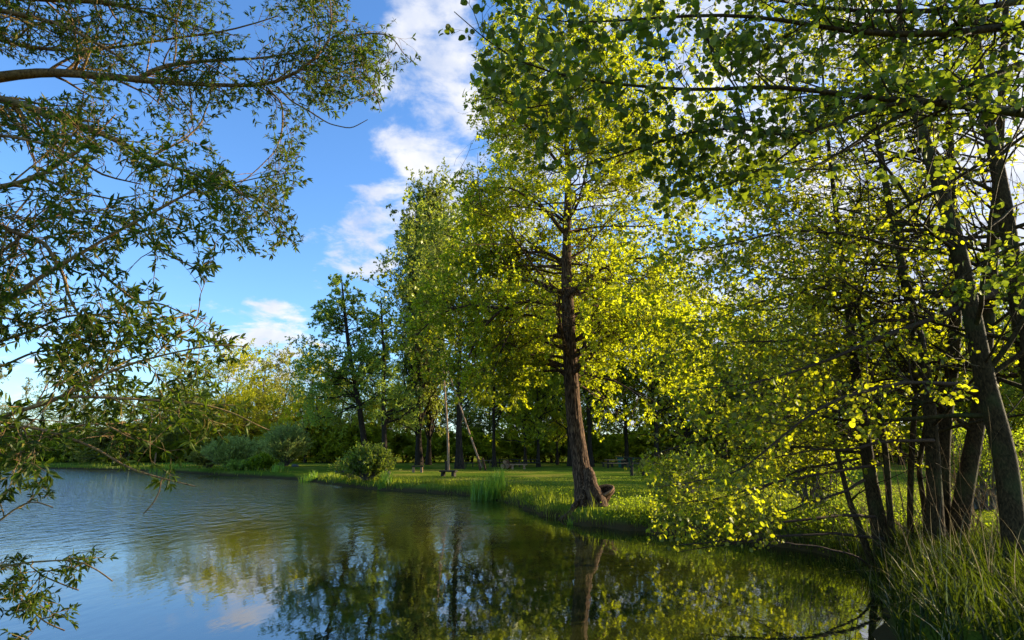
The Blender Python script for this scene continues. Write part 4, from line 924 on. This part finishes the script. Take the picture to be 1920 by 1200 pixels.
# ------------------------------------------------------------------ shrubs along the water
def dome_shrub(name, px, py, w_px, top, Y, label, leafm, seed, n=260, leaf=.14, per=16, kind=SLIM, cat='shrub', squash=.8, open_=0, group='shrubs along the far bank'):
    c = P(px, py, Y); x, y = c[0], Y; z = gz(x, y); H = P(px, top, Y)[2] - z
    rad = w_px / F * ((c - CAM) @ FW) / 2
    rg = np.random.default_rng(seed); wd, lf = MB(), MB()
    th = rg.random(n) * 6.28; ph = rg.random(n) ** .6
    tgt = np.stack([np.cos(th) * rad * ph * 1.0, np.sin(th) * rad * squash * ph, H * np.sqrt(np.clip(1 - (ph * .93) ** 2, 0.03, 1)) * (.75 + .3 * rg.random(n))], 1)
    d = norm(tgt + np.array([0, 0, .25 * H])); L = np.linalg.norm(tgt, axis=1)
    s0 = np.stack([np.cos(th) * .2 * rad * rg.random(n), np.sin(th) * .2 * rad * rg.random(n), 0 * th + .02], 1)
    Pm = paths(s0, d, L, 7, .06, np.array([0, 0, -.015]), rg)
    Rm = np.linspace(1, .25, 7)[None] * (.012 * L)[:, None] * .8
    tubes(wd, Pm, Rm, 4, seed)
    P2, R2, _ = kids(Pm, Rm, 7, .25, 1, .6, lambda t, i: .22 * L[i] + .1, 5, .12, np.array([0, 0, .05]), rg, rmin=.004)
    tubes(wd, P2, R2, 3, seed)
    pi, t, s, dd = leaf_on(P2, per, .1, 1, rg, spread=.6)
    ps = s + np.array([x, y, z]); k = (s[:, 2] > .02)
    if open_: k &= vnoise(ps, 1.6) < .5
    s, dd = s[k], dd[k]
    leaves(lf, s, dd, leaf * (.6 + .6 * rg.random(len(s))), kind, rg, upb=.3)
    r = thing(name, (x, y, z), label, cat, group)
    wd.build('stems', M['bark_grey'], r); lf.build('foliage', M[leafm], r)
dome_shrub('willow_shrub', 436, 888, 112, 826, 52, 'large rounded silvery shrub standing at the water on the far bank', 'leaf_silver', 81, n=300, leaf=.2)
dome_shrub('willow_shrub', 388, 884, 62, 848, 57, 'lower brownish shrub against the left side of the rounded silvery shrub', 'leaf_olive', 82, n=140, leaf=.2)
dome_shrub('willow_shrub', 531, 868, 92, 800, 62, 'grey-green shrub with paler top set back on the lawn', 'leaf_silver', 83, n=280, leaf=.22)
dome_shrub('waterside_shrub', 490, 893, 50, 856, 49, 'small yellow-green shrub at the right foot of the silvery shrub', 'leaf_bank', 84, n=110, leaf=.17, kind=SMALL)
dome_shrub('waterside_shrub', 455, 892, 60, 868, 49.5, 'low green skirt of leaves below the rounded silvery shrub', 'leaf_cool', 85, n=100, leaf=.17)
dome_shrub('alder_bush', 688, 916, 96, 838, 31.5, 'leafy alder bush growing over the water on the near side of the tall alder', 'leaf_green', 86, n=150, leaf=.13, per=10, kind=SMALL, open_=1)
dome_shrub('waterside_shrub', 662, 905, 80, 868, 33.5, 'low branches spreading left of the leafy alder bush', 'leaf_green', 87, n=60, leaf=.12, per=8, kind=SMALL, open_=1)
dome_shrub('bank_shrub', 1290, 905, 150, 850, 20, 'bright bush on the bank right of the big leaning tree', 'leaf_bank', 88, n=60, leaf=.09, per=8, kind=SMALL, open_=1, group='bushes on the right bank')
dome_shrub('bank_shrub', 1520, 930, 190, 800, 14.5, 'sunlit sapling growth behind the left alder stems', 'leaf_bank', 89, n=80, leaf=.08, per=8, kind=SMALL, open_=1, group='bushes on the right bank')
dome_shrub('bank_shrub', 1840, 930, 200, 790, 14, 'sunlit sapling growth between the right alder stems', 'leaf_bank', 90, n=80, leaf=.08, per=8, kind=SMALL, open_=1, group='bushes on the right bank')

# ------------------------------------------------------------------ grass, reeds, bank plants
def blades(lf, base, h, w, rg, bend=.5, nseg=4, lean=None, rnd=None):
    B = len(base); h = np.broadcast_to(h, (B,)); w = np.broadcast_to(w, (B,))
    th = rg.random(B) * 6.28
    out = np.stack([np.cos(th), np.sin(th), 0 * th], 1)
    if lean is not None: out = norm(out + lean)
    side = norm(np.cross(out, [0, 0, 1.0]) + .3 * rg.normal(size=(B, 3)) * np.array([1, 1, 0]))
    b = bend * (.3 + rg.random(B))
    t = np.linspace(0, 1, nseg + 1)
    C = base[:, None] + h[:, None, None] * ((t - .35 * b[:, None] * t ** 2.5)[..., None] * np.array([0, 0, 1.0]) + (b[:, None] * t ** 2 * .8)[..., None] * out[:, None])
    wd = w[:, None] * np.clip(1 - t ** 2.2, .04, 1)[None]
    A = C - side[:, None] * wd[..., None] / 2; Bv = C + side[:, None] * wd[..., None] / 2
    V = np.stack([A, Bv], 2).reshape(B, -1, 3)
    k = 2 * (nseg + 1); f = np.array([[2 * i, 2 * i + 1, 2 * i + 3, 2 * i + 2] for i in range(nseg)])
    ff = (f[None] + (np.arange(B) * k)[:, None, None]).reshape(-1, 4)
    r = rg.random(B) if rnd is None else rnd
    lf.add(V.reshape(-1, 3), ff, np.repeat(r, nseg))
org_foot = (2.55, 16.7)
def scatter(n, x0, x1, y0, y1, f, rg):
    x = x0 + (x1 - x0) * rg.random(n); y = y0 + (y1 - y0) * rg.random(n); s = sdist(x, y)
    k = f(x, y, s) & ~(((x - org_foot[0]) / (.85 + .3 * rg.random(len(x)))) ** 2 + ((y - org_foot[1] + .45) / (.95 + .35 * rg.random(len(x)))) ** 2 < 1); x, y, s = x[k], y[k], s[k]
    return np.stack([x, y, ground(x, y, s)], 1), s
rg = np.random.default_rng(91)
# bank grass on the near right bank
lf = MB()
b, s = scatter(90000, -4, 20, 7, 31, lambda x, y, s: (s > -.02) & (s < 1.3 + 1.0 * vnoise(np.stack([x, y, 0 * x], 1), .8)) , rg)
h = (.10 + .22 * rg.random(len(b))) * (1 + .6 * vnoise(b, 1.3)) * np.clip(1.35 - s * .35, .5, 1.2)
blades(lf, b, h, .012, rg, .7, 3)
b, s = scatter(26000, -12, 0, 28, 58, lambda x, y, s: (s > .05) & (s < 1.6), rg)
blades(lf, b, (.12 + .22 * rg.random(len(b))), .03, rg, .6, 2)
b, s = scatter(9000, -60, -8, 44, 82, lambda x, y, s: (s > .05) & (s < 2.0), rg)
blades(lf, b, (.2 + .4 * rg.random(len(b))), .06, rg, .6, 2)
tag(lf.build('bank_grass', M['grass_blade']), 'rough green grass growing along the edge of the pond', 'grass', kind='stuff')
# short lawn tufts
lf = MB()
b, s = scatter(130000, -6, 26, 12, 34, lambda x, y, s: (s > .8) & (rg.random(len(x)) < np.clip(1.6 - y / 24, .1, 1)), rg)
blades(lf, b, (.02 + .03 * rg.random(len(b))), .012 + .0006 * b[:, 1], rg, .8, 2)
tag(lf.build('lawn_grass', M['grass_blade']), 'short mown grass covering the lawn behind the bank', 'grass', kind='stuff')
# leafy weeds on the sunlit bank
lf = MB()
def weeds(b, H, leaf, per, spread=.18):
    Pm = paths(b, norm(np.array([0, 0, 1.0]) + .25 * rg.normal(size=(len(b), 3))), H, 5, .12, np.array([0, 0, .05]), rg)
    tubes(lf, Pm, np.full((len(b), 5), .003), 3)
    pi, t, s, d = leaf_on(Pm, per, .15, 1, rg, spread=1.1)
    s = s + spread * .5 * rg.normal(size=s.shape) * np.array([1, 1, .3])
    leaves(lf, s, d, leaf * (.6 + .7 * rg.random(len(s))), ROUND, rg, upb=.6)
b, s = scatter(9000, 2.6, 14, 8, 20, lambda x, y, s: (s > .1) & (s < 2.2) & (vnoise(np.stack([x, y, 0 * x], 1), .9) > -.35), rg)
weeds(b, .15 + .28 * rg.random(len(b)), .042, 9)
b, s = scatter(1100, -3, 3, 14, 30, lambda x, y, s: (s > .1) & (s < 1.4) & (vnoise(np.stack([x, y, 0 * x], 1), 1.1) > .1), rg)
weeds(b, .12 + .2 * rg.random(len(b)), .06, 6)
tag(lf.build('bank_plants', M['leaf_bank']), 'low leafy weeds and ground cover on the bank between the leaning tree and the alders', 'ground cover', kind='stuff')
# long grass in the lower right corner
lf = MB()
b, s = scatter(12000, 3.0, 9.5, 3.6, 9.6, lambda x, y, s: (s > .03), rg)
px, py = project(b); k = (px > 1640) & (rg.random(len(px)) < np.clip(.6 + .4 * (s < 1.6), 0, 1)); b = b[k]
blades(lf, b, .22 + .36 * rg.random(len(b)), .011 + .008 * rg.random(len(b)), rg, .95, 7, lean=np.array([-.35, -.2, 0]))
b, s = scatter(9000, 5.4, 14, 8.0, 13.5, lambda x, y, s: (s > .05) & (s < 3.2), rg)
blades(lf, b, .12 + .28 * rg.random(len(b)), .010, rg, .8, 5)
b, s = scatter(2500, 3.6, 8.5, 8.0, 12, lambda x, y, s: (s > -.05) & (s < .5), rg)
blades(lf, b, .4 + .35 * rg.random(len(b)), .013, rg, .8, 5, lean=np.array([-.5, -.3, 0]))
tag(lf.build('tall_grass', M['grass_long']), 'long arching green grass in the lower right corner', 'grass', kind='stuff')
lf = MB()
b, s = scatter(700, 4.0, 12, 4.5, 11.5, lambda x, y, s: (s > .05) & (s < 2.8), rg)
px, py = project(b); b = b[px > 1600]
blades(lf, b, .5 + .6 * rg.random(len(b)), .006, rg, .45, 5)
b, s = scatter(2200, 3.4, 12, 4.2, 11, lambda x, y, s: (s > .02) & (s < 2.8), rg)
px, py = project(b); b = b[px > 1620]
blades(lf, b, .10 + .35 * rg.random(len(b)), .007, rg, 2.2, 5)
tag(lf.build('dry_grass', M['grass_dry']), 'pale dry stalks standing among the alder stems', 'grass', kind='stuff')
# thin bare shoots in the clump
wd = MB()
b, s = scatter(400, 5.2, 8.2, 8.3, 10.0, lambda x, y, s: (s > .1), rg); b = b[:70]
Pm = paths(b, norm(np.array([-.2, 0, 1.0]) + .4 * rg.normal(size=(len(b), 3))), 1.0 + 1.5 * rg.random(len(b)), 9, .07, np.array([0, 0, .02]), rg)
Rm = np.linspace(1, .3, 9)[None] * (.004 + .006 * rg.random(len(b)))[:, None]
tubes(wd, Pm, Rm, 5); P2, R2, _ = kids(Pm, Rm, 4, .3, 1, .6, lambda t, i: .5 + 0 * t, 6, .1, np.array([0, 0, .02]), rg, rmin=.002); tubes(wd, P2, R2, 3)
tag(wd.build('bare_shoots', M['bark_willow']), 'tangle of thin bare shoots between the alder stems', 'undergrowth', kind='stuff')
# fallen leaves drifting near the bank
lf = MB()
b, s = scatter(9000, -6, 6, 7, 26, lambda x, y, s: (s < -.1) & (s > -3.5) & (vnoise(np.stack([x, y, 0 * x], 1), .5) > .35), rg)
b = b[:260]; b[:, 2] = .004
aa = rg.random(len(b)) * 6.28
leaves(lf, b, np.stack([np.cos(aa), np.sin(aa), 0 * aa], 1), .03 + .03 * rg.random(len(b)), SMALL, rg, upb=30)
tag(lf.build('floating_leaves', M['leaf_olive']), 'small fallen leaves drifting on the water near the bank', 'leaves', kind='stuff')
# reeds
def reed_clump(px, py, w_px, h_px, label, seed, n, Yoff=0, group='reed clumps at the water edge', mat='reed_blade', wd_=.016):
    c = G(px, py, .02); dep = (c - CAM) @ FW; R = w_px / F * dep / 2; H = h_px / F * dep
    rg2 = np.random.default_rng(seed); a = rg2.random(n) * 6.28; r = np.sqrt(rg2.random(n)) * R
    x = c[0] + np.cos(a) * r; y = c[1] + np.sin(a) * r * .7; z = np.maximum(ground(x, y), -.12)
    l = MB(); hh = H * (.65 + .45 * rg2.random(n)) * (1.1 - .35 * (r / R) ** 2)
    blades(l, np.stack([x, y, z], 1), hh, wd_ * (1 + dep / 40), rg2, .38, 5)
    tag(l.build('reed_clump', M[mat], None, (c[0], c[1], 0)), label, 'reeds', group)
reed_clump(915, 936, 70, 56, 'dense upright clump of green reeds left of the big leaning tree', 95, 420)
reed_clump(577, 903, 34, 20, 'small reed clump at the water left of the alder bush', 96, 120)
reed_clump(722, 918, 26, 34, 'upright reeds at the right foot of the alder bush', 97, 110)
reed_clump(520, 894, 24, 20, 'little reed tuft right of the yellow-green shrub', 98, 90)
reed_clump(325, 884, 90, 14, 'wide fringe of pale reeds on the far shore left of the shrubs', 99, 260)
reed_clump(1068, 982, 12, 26, 'thin tuft of grass leaning over the water at the foot of the leaning tree', 100, 22)
reed_clump(1127, 955, 12, 38, 'bright tuft of blades growing in front of the hollow burl', 101, 24)

# ------------------------------------------------------------------ poles, tables, benches
def on_lawn(px, Y):
    x = P(px, 880, Y)[0]; return np.array([x, Y, gz(x, Y)])
def rotz(a): return Matrix.Rotation(a, 4, 'Z')
# upright pole
c = on_lawn(841, 45.5); r = thing('wooden_pole', c, 'tall bare upright wooden pole on the lawn left of the leaning pole', 'pole')
tp_ = P(833, 688, 45.5) - c; m1 = MB(); t = np.linspace(0, 1, 12)[:, None]
tubes(m1, (t * tp_ + np.array([.05, 0, 0]) * np.sin(t * 5))[None], np.linspace(.105, .05, 12)[None], 12); m1.build('pole', M['wood_pole'], r)
m1 = MB(); m1.box((-.20, .02, .36), (.16, .2, .8), bev=.02); m1.build('support_post', M['wood_dark'], r)
# leaning pole in its wooden foot
c = on_lawn(903, 46); r = thing('leaning_pole', c, 'long thin pole leaning left out of a stout wooden foot', 'pole')
e0 = np.array([0, 0, .2]); e1 = P(862, 760, 46.5) - c; e2 = P(838, 690, 46.8) - c; m1 = MB()
pts = interp([e0, (e0 + e1) / 2, e1, e2], 14); tubes(m1, pts[None], np.linspace(.085, .045, 14)[None], 10); m1.build('pole', M['wood_pole'], r)
m1 = MB(); m1.box((-.22, .0, .5), (.14, .3, 1.15), Matrix.Rotation(-.25, 4, 'Y'), bev=.02); m1.box((.2, .0, .45), (.14, .3, 1.05), Matrix.Rotation(-.25, 4, 'Y'), bev=.02); m1.build('foot_post', M['bark_main'], r)
def bench(px, Y, L, H, label, seat='wood_dark', leg='wood_dark', rz=0.0, D=.35, nm='low_bench', group='benches on the lawn', legw=.18):
    c = on_lawn(px, Y); r = thing(nm, c, label, 'bench', group, rz)
    m1 = MB(); m1.box((0, 0, H), (L, D, .09), bev=.02); m1.build('seat', M[seat], r)
    for sx in (-1, 1):
        m2 = MB(); m2.box((sx * L * .33, 0, H / 2 - .05), (legw, D * .8, H + .0), taper=.9, bev=.02); m2.build('leg', M[leg], r)
    return r
bench(841, 34.5, .98, .30, 'low dark slab bench alone in the middle of the lawn in front of the poles', rz=-.25, D=.5)
bench(783, 41.5, .85, .42, 'bench with a thin seat and block legs coloured sunlit orange in front of the poplar trunks', leg='wood_warm_sunlit', rz=.1)
bench(880, 54, .95, .42, 'small dark bench between the stout trunk and the leaning pole', rz=0, legw=.08)
bench(911, 57, 1.1, .62, 'pale grey bench behind the foot of the leaning pole', seat='wood_grey', leg='wood_grey', legw=.07)
bench(972, 50, 1.5, .40, 'long bench in sunlit colour right of the sawn logs', seat='wood_warm_sunlit', leg='wood_warm_sunlit', rz=.05)
bench(1140, 57, 1.3, .4, 'dark bench at the left end of the sunlit picnic table', D=.4)
bench(1172, 57, .8, .4, 'short bench with a sunlit-coloured seat between the two green bins', seat='wood_warm_sunlit', leg='wood_grey')
bench(1300, 40, 1.6, .45, 'grey bench half hidden by the low alder leaves', seat='wood_grey', leg='wood_grey')
def picnic(px, Y, L, H, D, label, top='wood_dark', legm='wood_dark', rz=0.0, seats=True, group='picnic tables under the trees'):
    c = on_lawn(px, Y); r = thing('picnic_table', c, label, 'table', group, rz)
    m1 = MB()
    for k in range(4): m1.box((0, (k - 1.5) * D / 4, H), (L, D / 4 - .015, .06), bev=.01)
    m1.build('table_top', M[top], r)
    for sx in (-1, 1):
        m2 = MB(); m2.box((sx * L * .38, -D * .22, H / 2 - .03), (.1, .09, H), Matrix.Rotation(.18, 4, 'X'), bev=.01); m2.box((sx * L * .38 + .002, D * .22, H / 2 - .03), (.1, .09, H), Matrix.Rotation(-.18, 4, 'X'), bev=.01)
        if seats: m2.box((sx * L * .38 + .12, 0, H * .52), (.06, D * 1.9, .08), bev=.01)
        m2.build('trestle', M[legm], r)
    if seats:
        for sy in (-1, 1):
            m2 = MB(); m2.box((0, sy * D * .85, H * .6), (L, .28, .06), bev=.01); m2.build('seat', M[top], r)
picnic(990, 56, 2.2, .72, .8, 'dark picnic table behind the long sunlit bench', rz=.1)
picnic(950, 58, 1.9, .7, .8, 'dark picnic table left of the straight brown trunk, behind the sawn logs')
picnic(1154, 52, 1.7, .72, .85, 'picnic table with sunlit orange put into its top colour', top='wood_warm_sunlit', legm='wood_dark', rz=.08)
# sawn logs
for k, (px, Y, r_, L_, z_, lab) in enumerate(((945, 51, .19, .8, .19, 'left log of the small pile by the long bench'), (953, 51.3, .24, .9, .24, 'thicker sawn log beside the long bench'), (949, 51.2, .17, .8, .56, 'sawn log lying on top of the two others'))):
    c = on_lawn(px, Y); r = thing('sawn_log', c + np.array([0, 0, z_]), lab, 'log', 'sawn logs by the bench')
    m1 = MB(); yy = np.linspace(-L_ / 2, L_ / 2, 4); tubes(m1, np.stack([yy * .3, yy, yy * 0], 1)[None], np.full((1, 4), r_), 16); m1.build('bark', M['bark_main'], r)
    m1 = MB(); a = np.arange(16) * 2 * math.pi / 16
    m1.add(np.stack([np.cos(a) * r_ * .98 - .15 * L_, 0 * a - L_ / 2, np.sin(a) * r_ * .98], 1), [list(range(16))]); m1.build('cut_end', M['wood_warm_sunlit'], r)
# tall-legged table nearer the camera
c = on_lawn(1192, 35); r = thing('tall_table', c, 'tall dark table on two post legs, nearest to the right bank', 'table')
m1 = MB(); m1.box((-.3, 0, 1.05), (1.7, .55, .07), Matrix.Rotation(.06, 4, 'Y'), bev=.01); m1.build('table_top', M['wood_dark'], r)
for sx in (-.26, .42):
    m2 = MB(); m2.box((sx, -.05, .5), (.17, .17, 1.04), bev=.02); m2.build('leg', M['wood_dark'], r)
m2 = MB(); m2.box((.08, .06, .72), (.52, .05, .09), bev=.01); m2.build('crossbar', M['wood_grey'], r)
# green bins
for px, lab in ((1164, 'green barrel bin in front of the sunlit picnic table'), (1184, 'green barrel bin partly behind the tall table')):
    c = on_lawn(px, 56); r = thing('barrel_bin', c, lab, 'bin', 'green barrel bins', 0)
    m1 = MB(); zz = np.array([0, .02, .04, .3, .32, .34, .62, .64, .66, .9]); rr = np.array([.18, .2, .2, .22, .235, .23, .25, .265, .26, .29])
    tubes(m1, np.stack([zz * 0, zz * 0, zz], 1)[None], rr[None], 20); m1.build('barrel', M['green_paint'], r)
    m1 = MB(); zz = np.array([.88, .885, .92, .925]); tubes(m1, np.stack([zz * 0, zz * 0, zz], 1)[None], np.array([[.285, .31, .31, .285]]), 20); m1.build('rim', M['green_paint'], r)
# posts, and a piece of lit trunk
def post(px, Y, h, r_, label, mat, nm='wooden_upright'):
    c = on_lawn(px, Y); c[2] = max(c[2], -.1); m1 = MB(); t = np.linspace(0, 1, 5)
    pts = np.stack([t * .02 * h, t * 0, t * h - .1], 1)
    tubes(m1, pts[None], r_ * np.array([[1.1, 1, 1, .95, .85]]), 8)
    m1.add(pts[-1] + np.stack([np.cos(np.arange(8) * .785) * r_ * .85, np.sin(np.arange(8) * .785) * r_ * .85, np.zeros(8)], 1), [list(range(8))])
    o = m1.build(nm, M[mat]); o.location = tuple(float(v) for v in c); tag(o, label, 'post')
post(238, 78.5, 3.2, .07, 'slim pale post at the water among the olive bushes of the far shore', 'white_paint')
post(288, 79, 1.5, .12, 'short piece of trunk on the far shore, orange sunlight put into its colour', 'wood_warm_sunlit')  # lit piece of trunk built as an upright, sunlight in its colour
post(729, 31, .55, .09, 'short weathered stake in the water by the alder bush', 'wood_warm_sunlit', 'wooden_stake')
post(1873, 40, 1.1, .14, 'white painted post seen between the right alder stems', 'white_paint')
# field stones
def stone(px, Y, s, label):
    c = on_lawn(px, Y); K = 14; u = np.linspace(0, math.pi, 9)[:, None]; v = np.arange(K) * 2 * math.pi / K
    q = np.stack([np.sin(u) * np.cos(v), np.sin(u) * np.sin(v), np.cos(u) + 0 * v], -1)
    q = q * (1 + .22 * vnoise(q + px, 1.4))[..., None] * np.array([s, s * .7, s * .45])
    idx = np.arange(9 * K).reshape(9, K); m1 = MB()
    m1.add(q.reshape(-1, 3), np.stack([idx[1:], np.roll(idx, -1, 1)[1:], np.roll(idx, -1, 1)[:-1], idx[:-1]], -1).reshape(-1, 4), smooth=True)
    o = m1.build('field_stone', M['stone']); o.location = (c[0], c[1], c[2] + s * .2); tag(o, label, 'stone', 'dark stones on the lawn')
stone(553, 58, .38, 'dark stone on the lawn right of the grey-green shrub')
stone(640, 41, .42, 'dark stone just left of the leafy alder bush')
# ------------------------------------------------------------------ sun, sky, camera
SUN_AZ, SUN_EL = math.radians(71), math.radians(16)
sd = Vector((math.sin(SUN_AZ) * math.cos(SUN_EL), math.cos(SUN_AZ) * math.cos(SUN_EL), math.sin(SUN_EL)))
sl = bpy.data.lights.new('sun', 'SUN'); sl.energy = 4.6; sl.angle = math.radians(.5); sl.color = (1, .85, .58)
so = bpy.data.objects.new('sun', sl); COL.objects.link(so); so.rotation_euler = sd.to_track_quat('Z', 'Y').to_euler(); so.location = (30, 20, 30)

w = bpy.data.worlds.new('World'); scene.world = w; w.use_nodes = True
nt = w.node_tree; nt.nodes.clear(); L = nt.links.new
wo = N_(nt, 'ShaderNodeOutputWorld'); bg = N_(nt, 'ShaderNodeBackground'); L(bg.outputs[0], wo.inputs[0])
sky = N_(nt, 'ShaderNodeTexSky', sky_type='NISHITA'); sky.sun_disc = False; sky.sun_elevation = SUN_EL; sky.sun_rotation = SUN_AZ
sky.air_density = 1.0; sky.dust_density = .6; sky.ozone_density = 2.0
tc = N_(nt, 'ShaderNodeTexCoord')
sep = N_(nt, 'ShaderNodeSeparateXYZ'); L(tc.outputs['Generated'], sep.inputs[0])
def vm(op, a, b=None):
    n = N_(nt, 'ShaderNodeVectorMath', operation=op); L(a, n.inputs[0])
    if b is not None:
        if isinstance(b, (tuple, list, np.ndarray)): n.inputs[1].default_value = tuple(float(c) for c in b)
        else: L(b, n.inputs[1])
    return n
def ma(op, a, b=None, c=None, clamp=False):
    n = N_(nt, 'ShaderNodeMath', operation=op); n.use_clamp = clamp
    for i, q in enumerate((a, b, c)):
        if q is None: continue
        if isinstance(q, (int, float)): n.inputs[i].default_value = q
        else: L(q, n.inputs[i])
    return n.outputs[0]
nz = vm('NORMALIZE', tc.outputs['Generated'])
den = ma('ADD', sep.outputs[2], .22)
cmb = N_(nt, 'ShaderNodeCombineXYZ')
L(ma('DIVIDE', sep.outputs[0], den), cmb.inputs[0]); L(ma('DIVIDE', sep.outputs[1], den), cmb.inputs[1])
# masks of where the cloud banks stand (directions in the world): (px, py, radius in degrees, weight)
blobs = [(830, 60, 6, 1), (800, 130, 6, 1), (850, 200, 6, .9), (800, 250, 6, 1), (840, 320, 6.5, 1), (740, 400, 5, .9), (680, 455, 4.5, .9), (610, 470, 3.5, .5), (900, 420, 9, 1),
         (620, 425, 1.6, .6), (500, 650, 5.0, .95), (440, 640, 3.5, .7), (560, 690, 5, .7), (60, 720, 9, .5), (250, 650, 7, .4), (1000, 250, 9, .9), (1200, 300, 13, .8), (1450, 450, 15, .8), (1700, 400, 16, .6),
         (1050, 650, 12, 1), (1400, 700, 15, 1.2), (1900, 500, 22, 1.4), (1600, 150, 14, 1.1), (1300, 100, 12, .9)]
acc = None
for (bx, by, rad, wt) in blobs:
    d = ray(bx, by); d = d / np.linalg.norm(d)
    dt = vm('DOT_PRODUCT', nz.outputs[0], d).outputs['Value']
    mr = N_(nt, 'ShaderNodeMapRange', interpolation_type='SMOOTHSTEP'); L(dt, mr.inputs[0])
    mr.inputs['From Min'].default_value = math.cos(math.radians(rad * 1.25)); mr.inputs['From Max'].default_value = math.cos(math.radians(rad * .25))
    mr.inputs['To Max'].default_value = wt
    acc = mr.outputs[0] if acc is None else ma('MAXIMUM', acc, mr.outputs[0])
cn = N_(nt, 'ShaderNodeTexNoise'); cn.inputs['Scale'].default_value = 6.5; cn.inputs['Detail'].default_value = 11; cn.inputs['Roughness'].default_value = .6; cn.inputs['Distortion'].default_value = .25
L(cmb.outputs[0], cn.inputs['Vector'])
cn2 = N_(nt, 'ShaderNodeTexNoise'); cn2.inputs['Scale'].default_value = 9; cn2.inputs['Detail'].default_value = 5
L(nz.outputs[0], cn2.inputs['Vector'])
s = ma('MULTIPLY_ADD', acc, .42, ma('MULTIPLY', cn.outputs[0], 1.35))
cl = N_(nt, 'ShaderNodeMapRange', interpolation_type='SMOOTHSTEP'); L(s, cl.inputs[0]); cl.inputs['From Min'].default_value = .88; cl.inputs['From Max'].default_value = 1.20
cl.inputs['To Max'].default_value = .95
hs = N_(nt, 'ShaderNodeHueSaturation'); hs.inputs['Saturation'].default_value = 1.12; hs.inputs['Value'].default_value = 1.0
L(sky.outputs[0], hs.inputs['Color'])
cc = ramp(nt, [(.36, (2.0, 2.3, 3.0)), (.62, (3.6, 3.55, 3.6))]); L(cn2.outputs[0], cc.inputs[0])
tint = N_(nt, 'ShaderNodeMixRGB', blend_type='MULTIPLY'); tint.inputs[0].default_value = 1; tint.inputs[2].default_value = (.80, .98, 1.22, 1); L(hs.outputs[0], tint.inputs[1])
mx = N_(nt, 'ShaderNodeMixRGB'); L(cl.outputs[0], mx.inputs[0]); L(tint.outputs[0], mx.inputs[1]); L(cc.outputs[0], mx.inputs[2])
L(mx.outputs[0], bg.inputs[0]); bg.inputs[1].default_value = .107

cam = bpy.data.cameras.new('camera'); cam.lens = 20; cam.sensor_width = 36; cam.clip_end = 3000; cam.clip_start = .05
co = bpy.data.objects.new('camera', cam); COL.objects.link(co); co.location = (0, 0, CZ); co.rotation_euler = (math.radians(90) + PITCH, 0, 0)
scene.camera = co
scene.view_settings.view_transform = 'Standard'; scene.view_settings.look = 'None'
scene.view_settings.exposure = 1.55; scene.view_settings.gamma = 1
cy = scene.cycles
cy.max_bounces = 8; cy.diffuse_bounces = 6; cy.glossy_bounces = 4; cy.transmission_bounces = 4; cy.transparent_max_bounces = 8
cy.use_denoising = True; cy.sample_clamp_indirect = 6; cy.caustics_reflective = False; cy.caustics_refractive = False
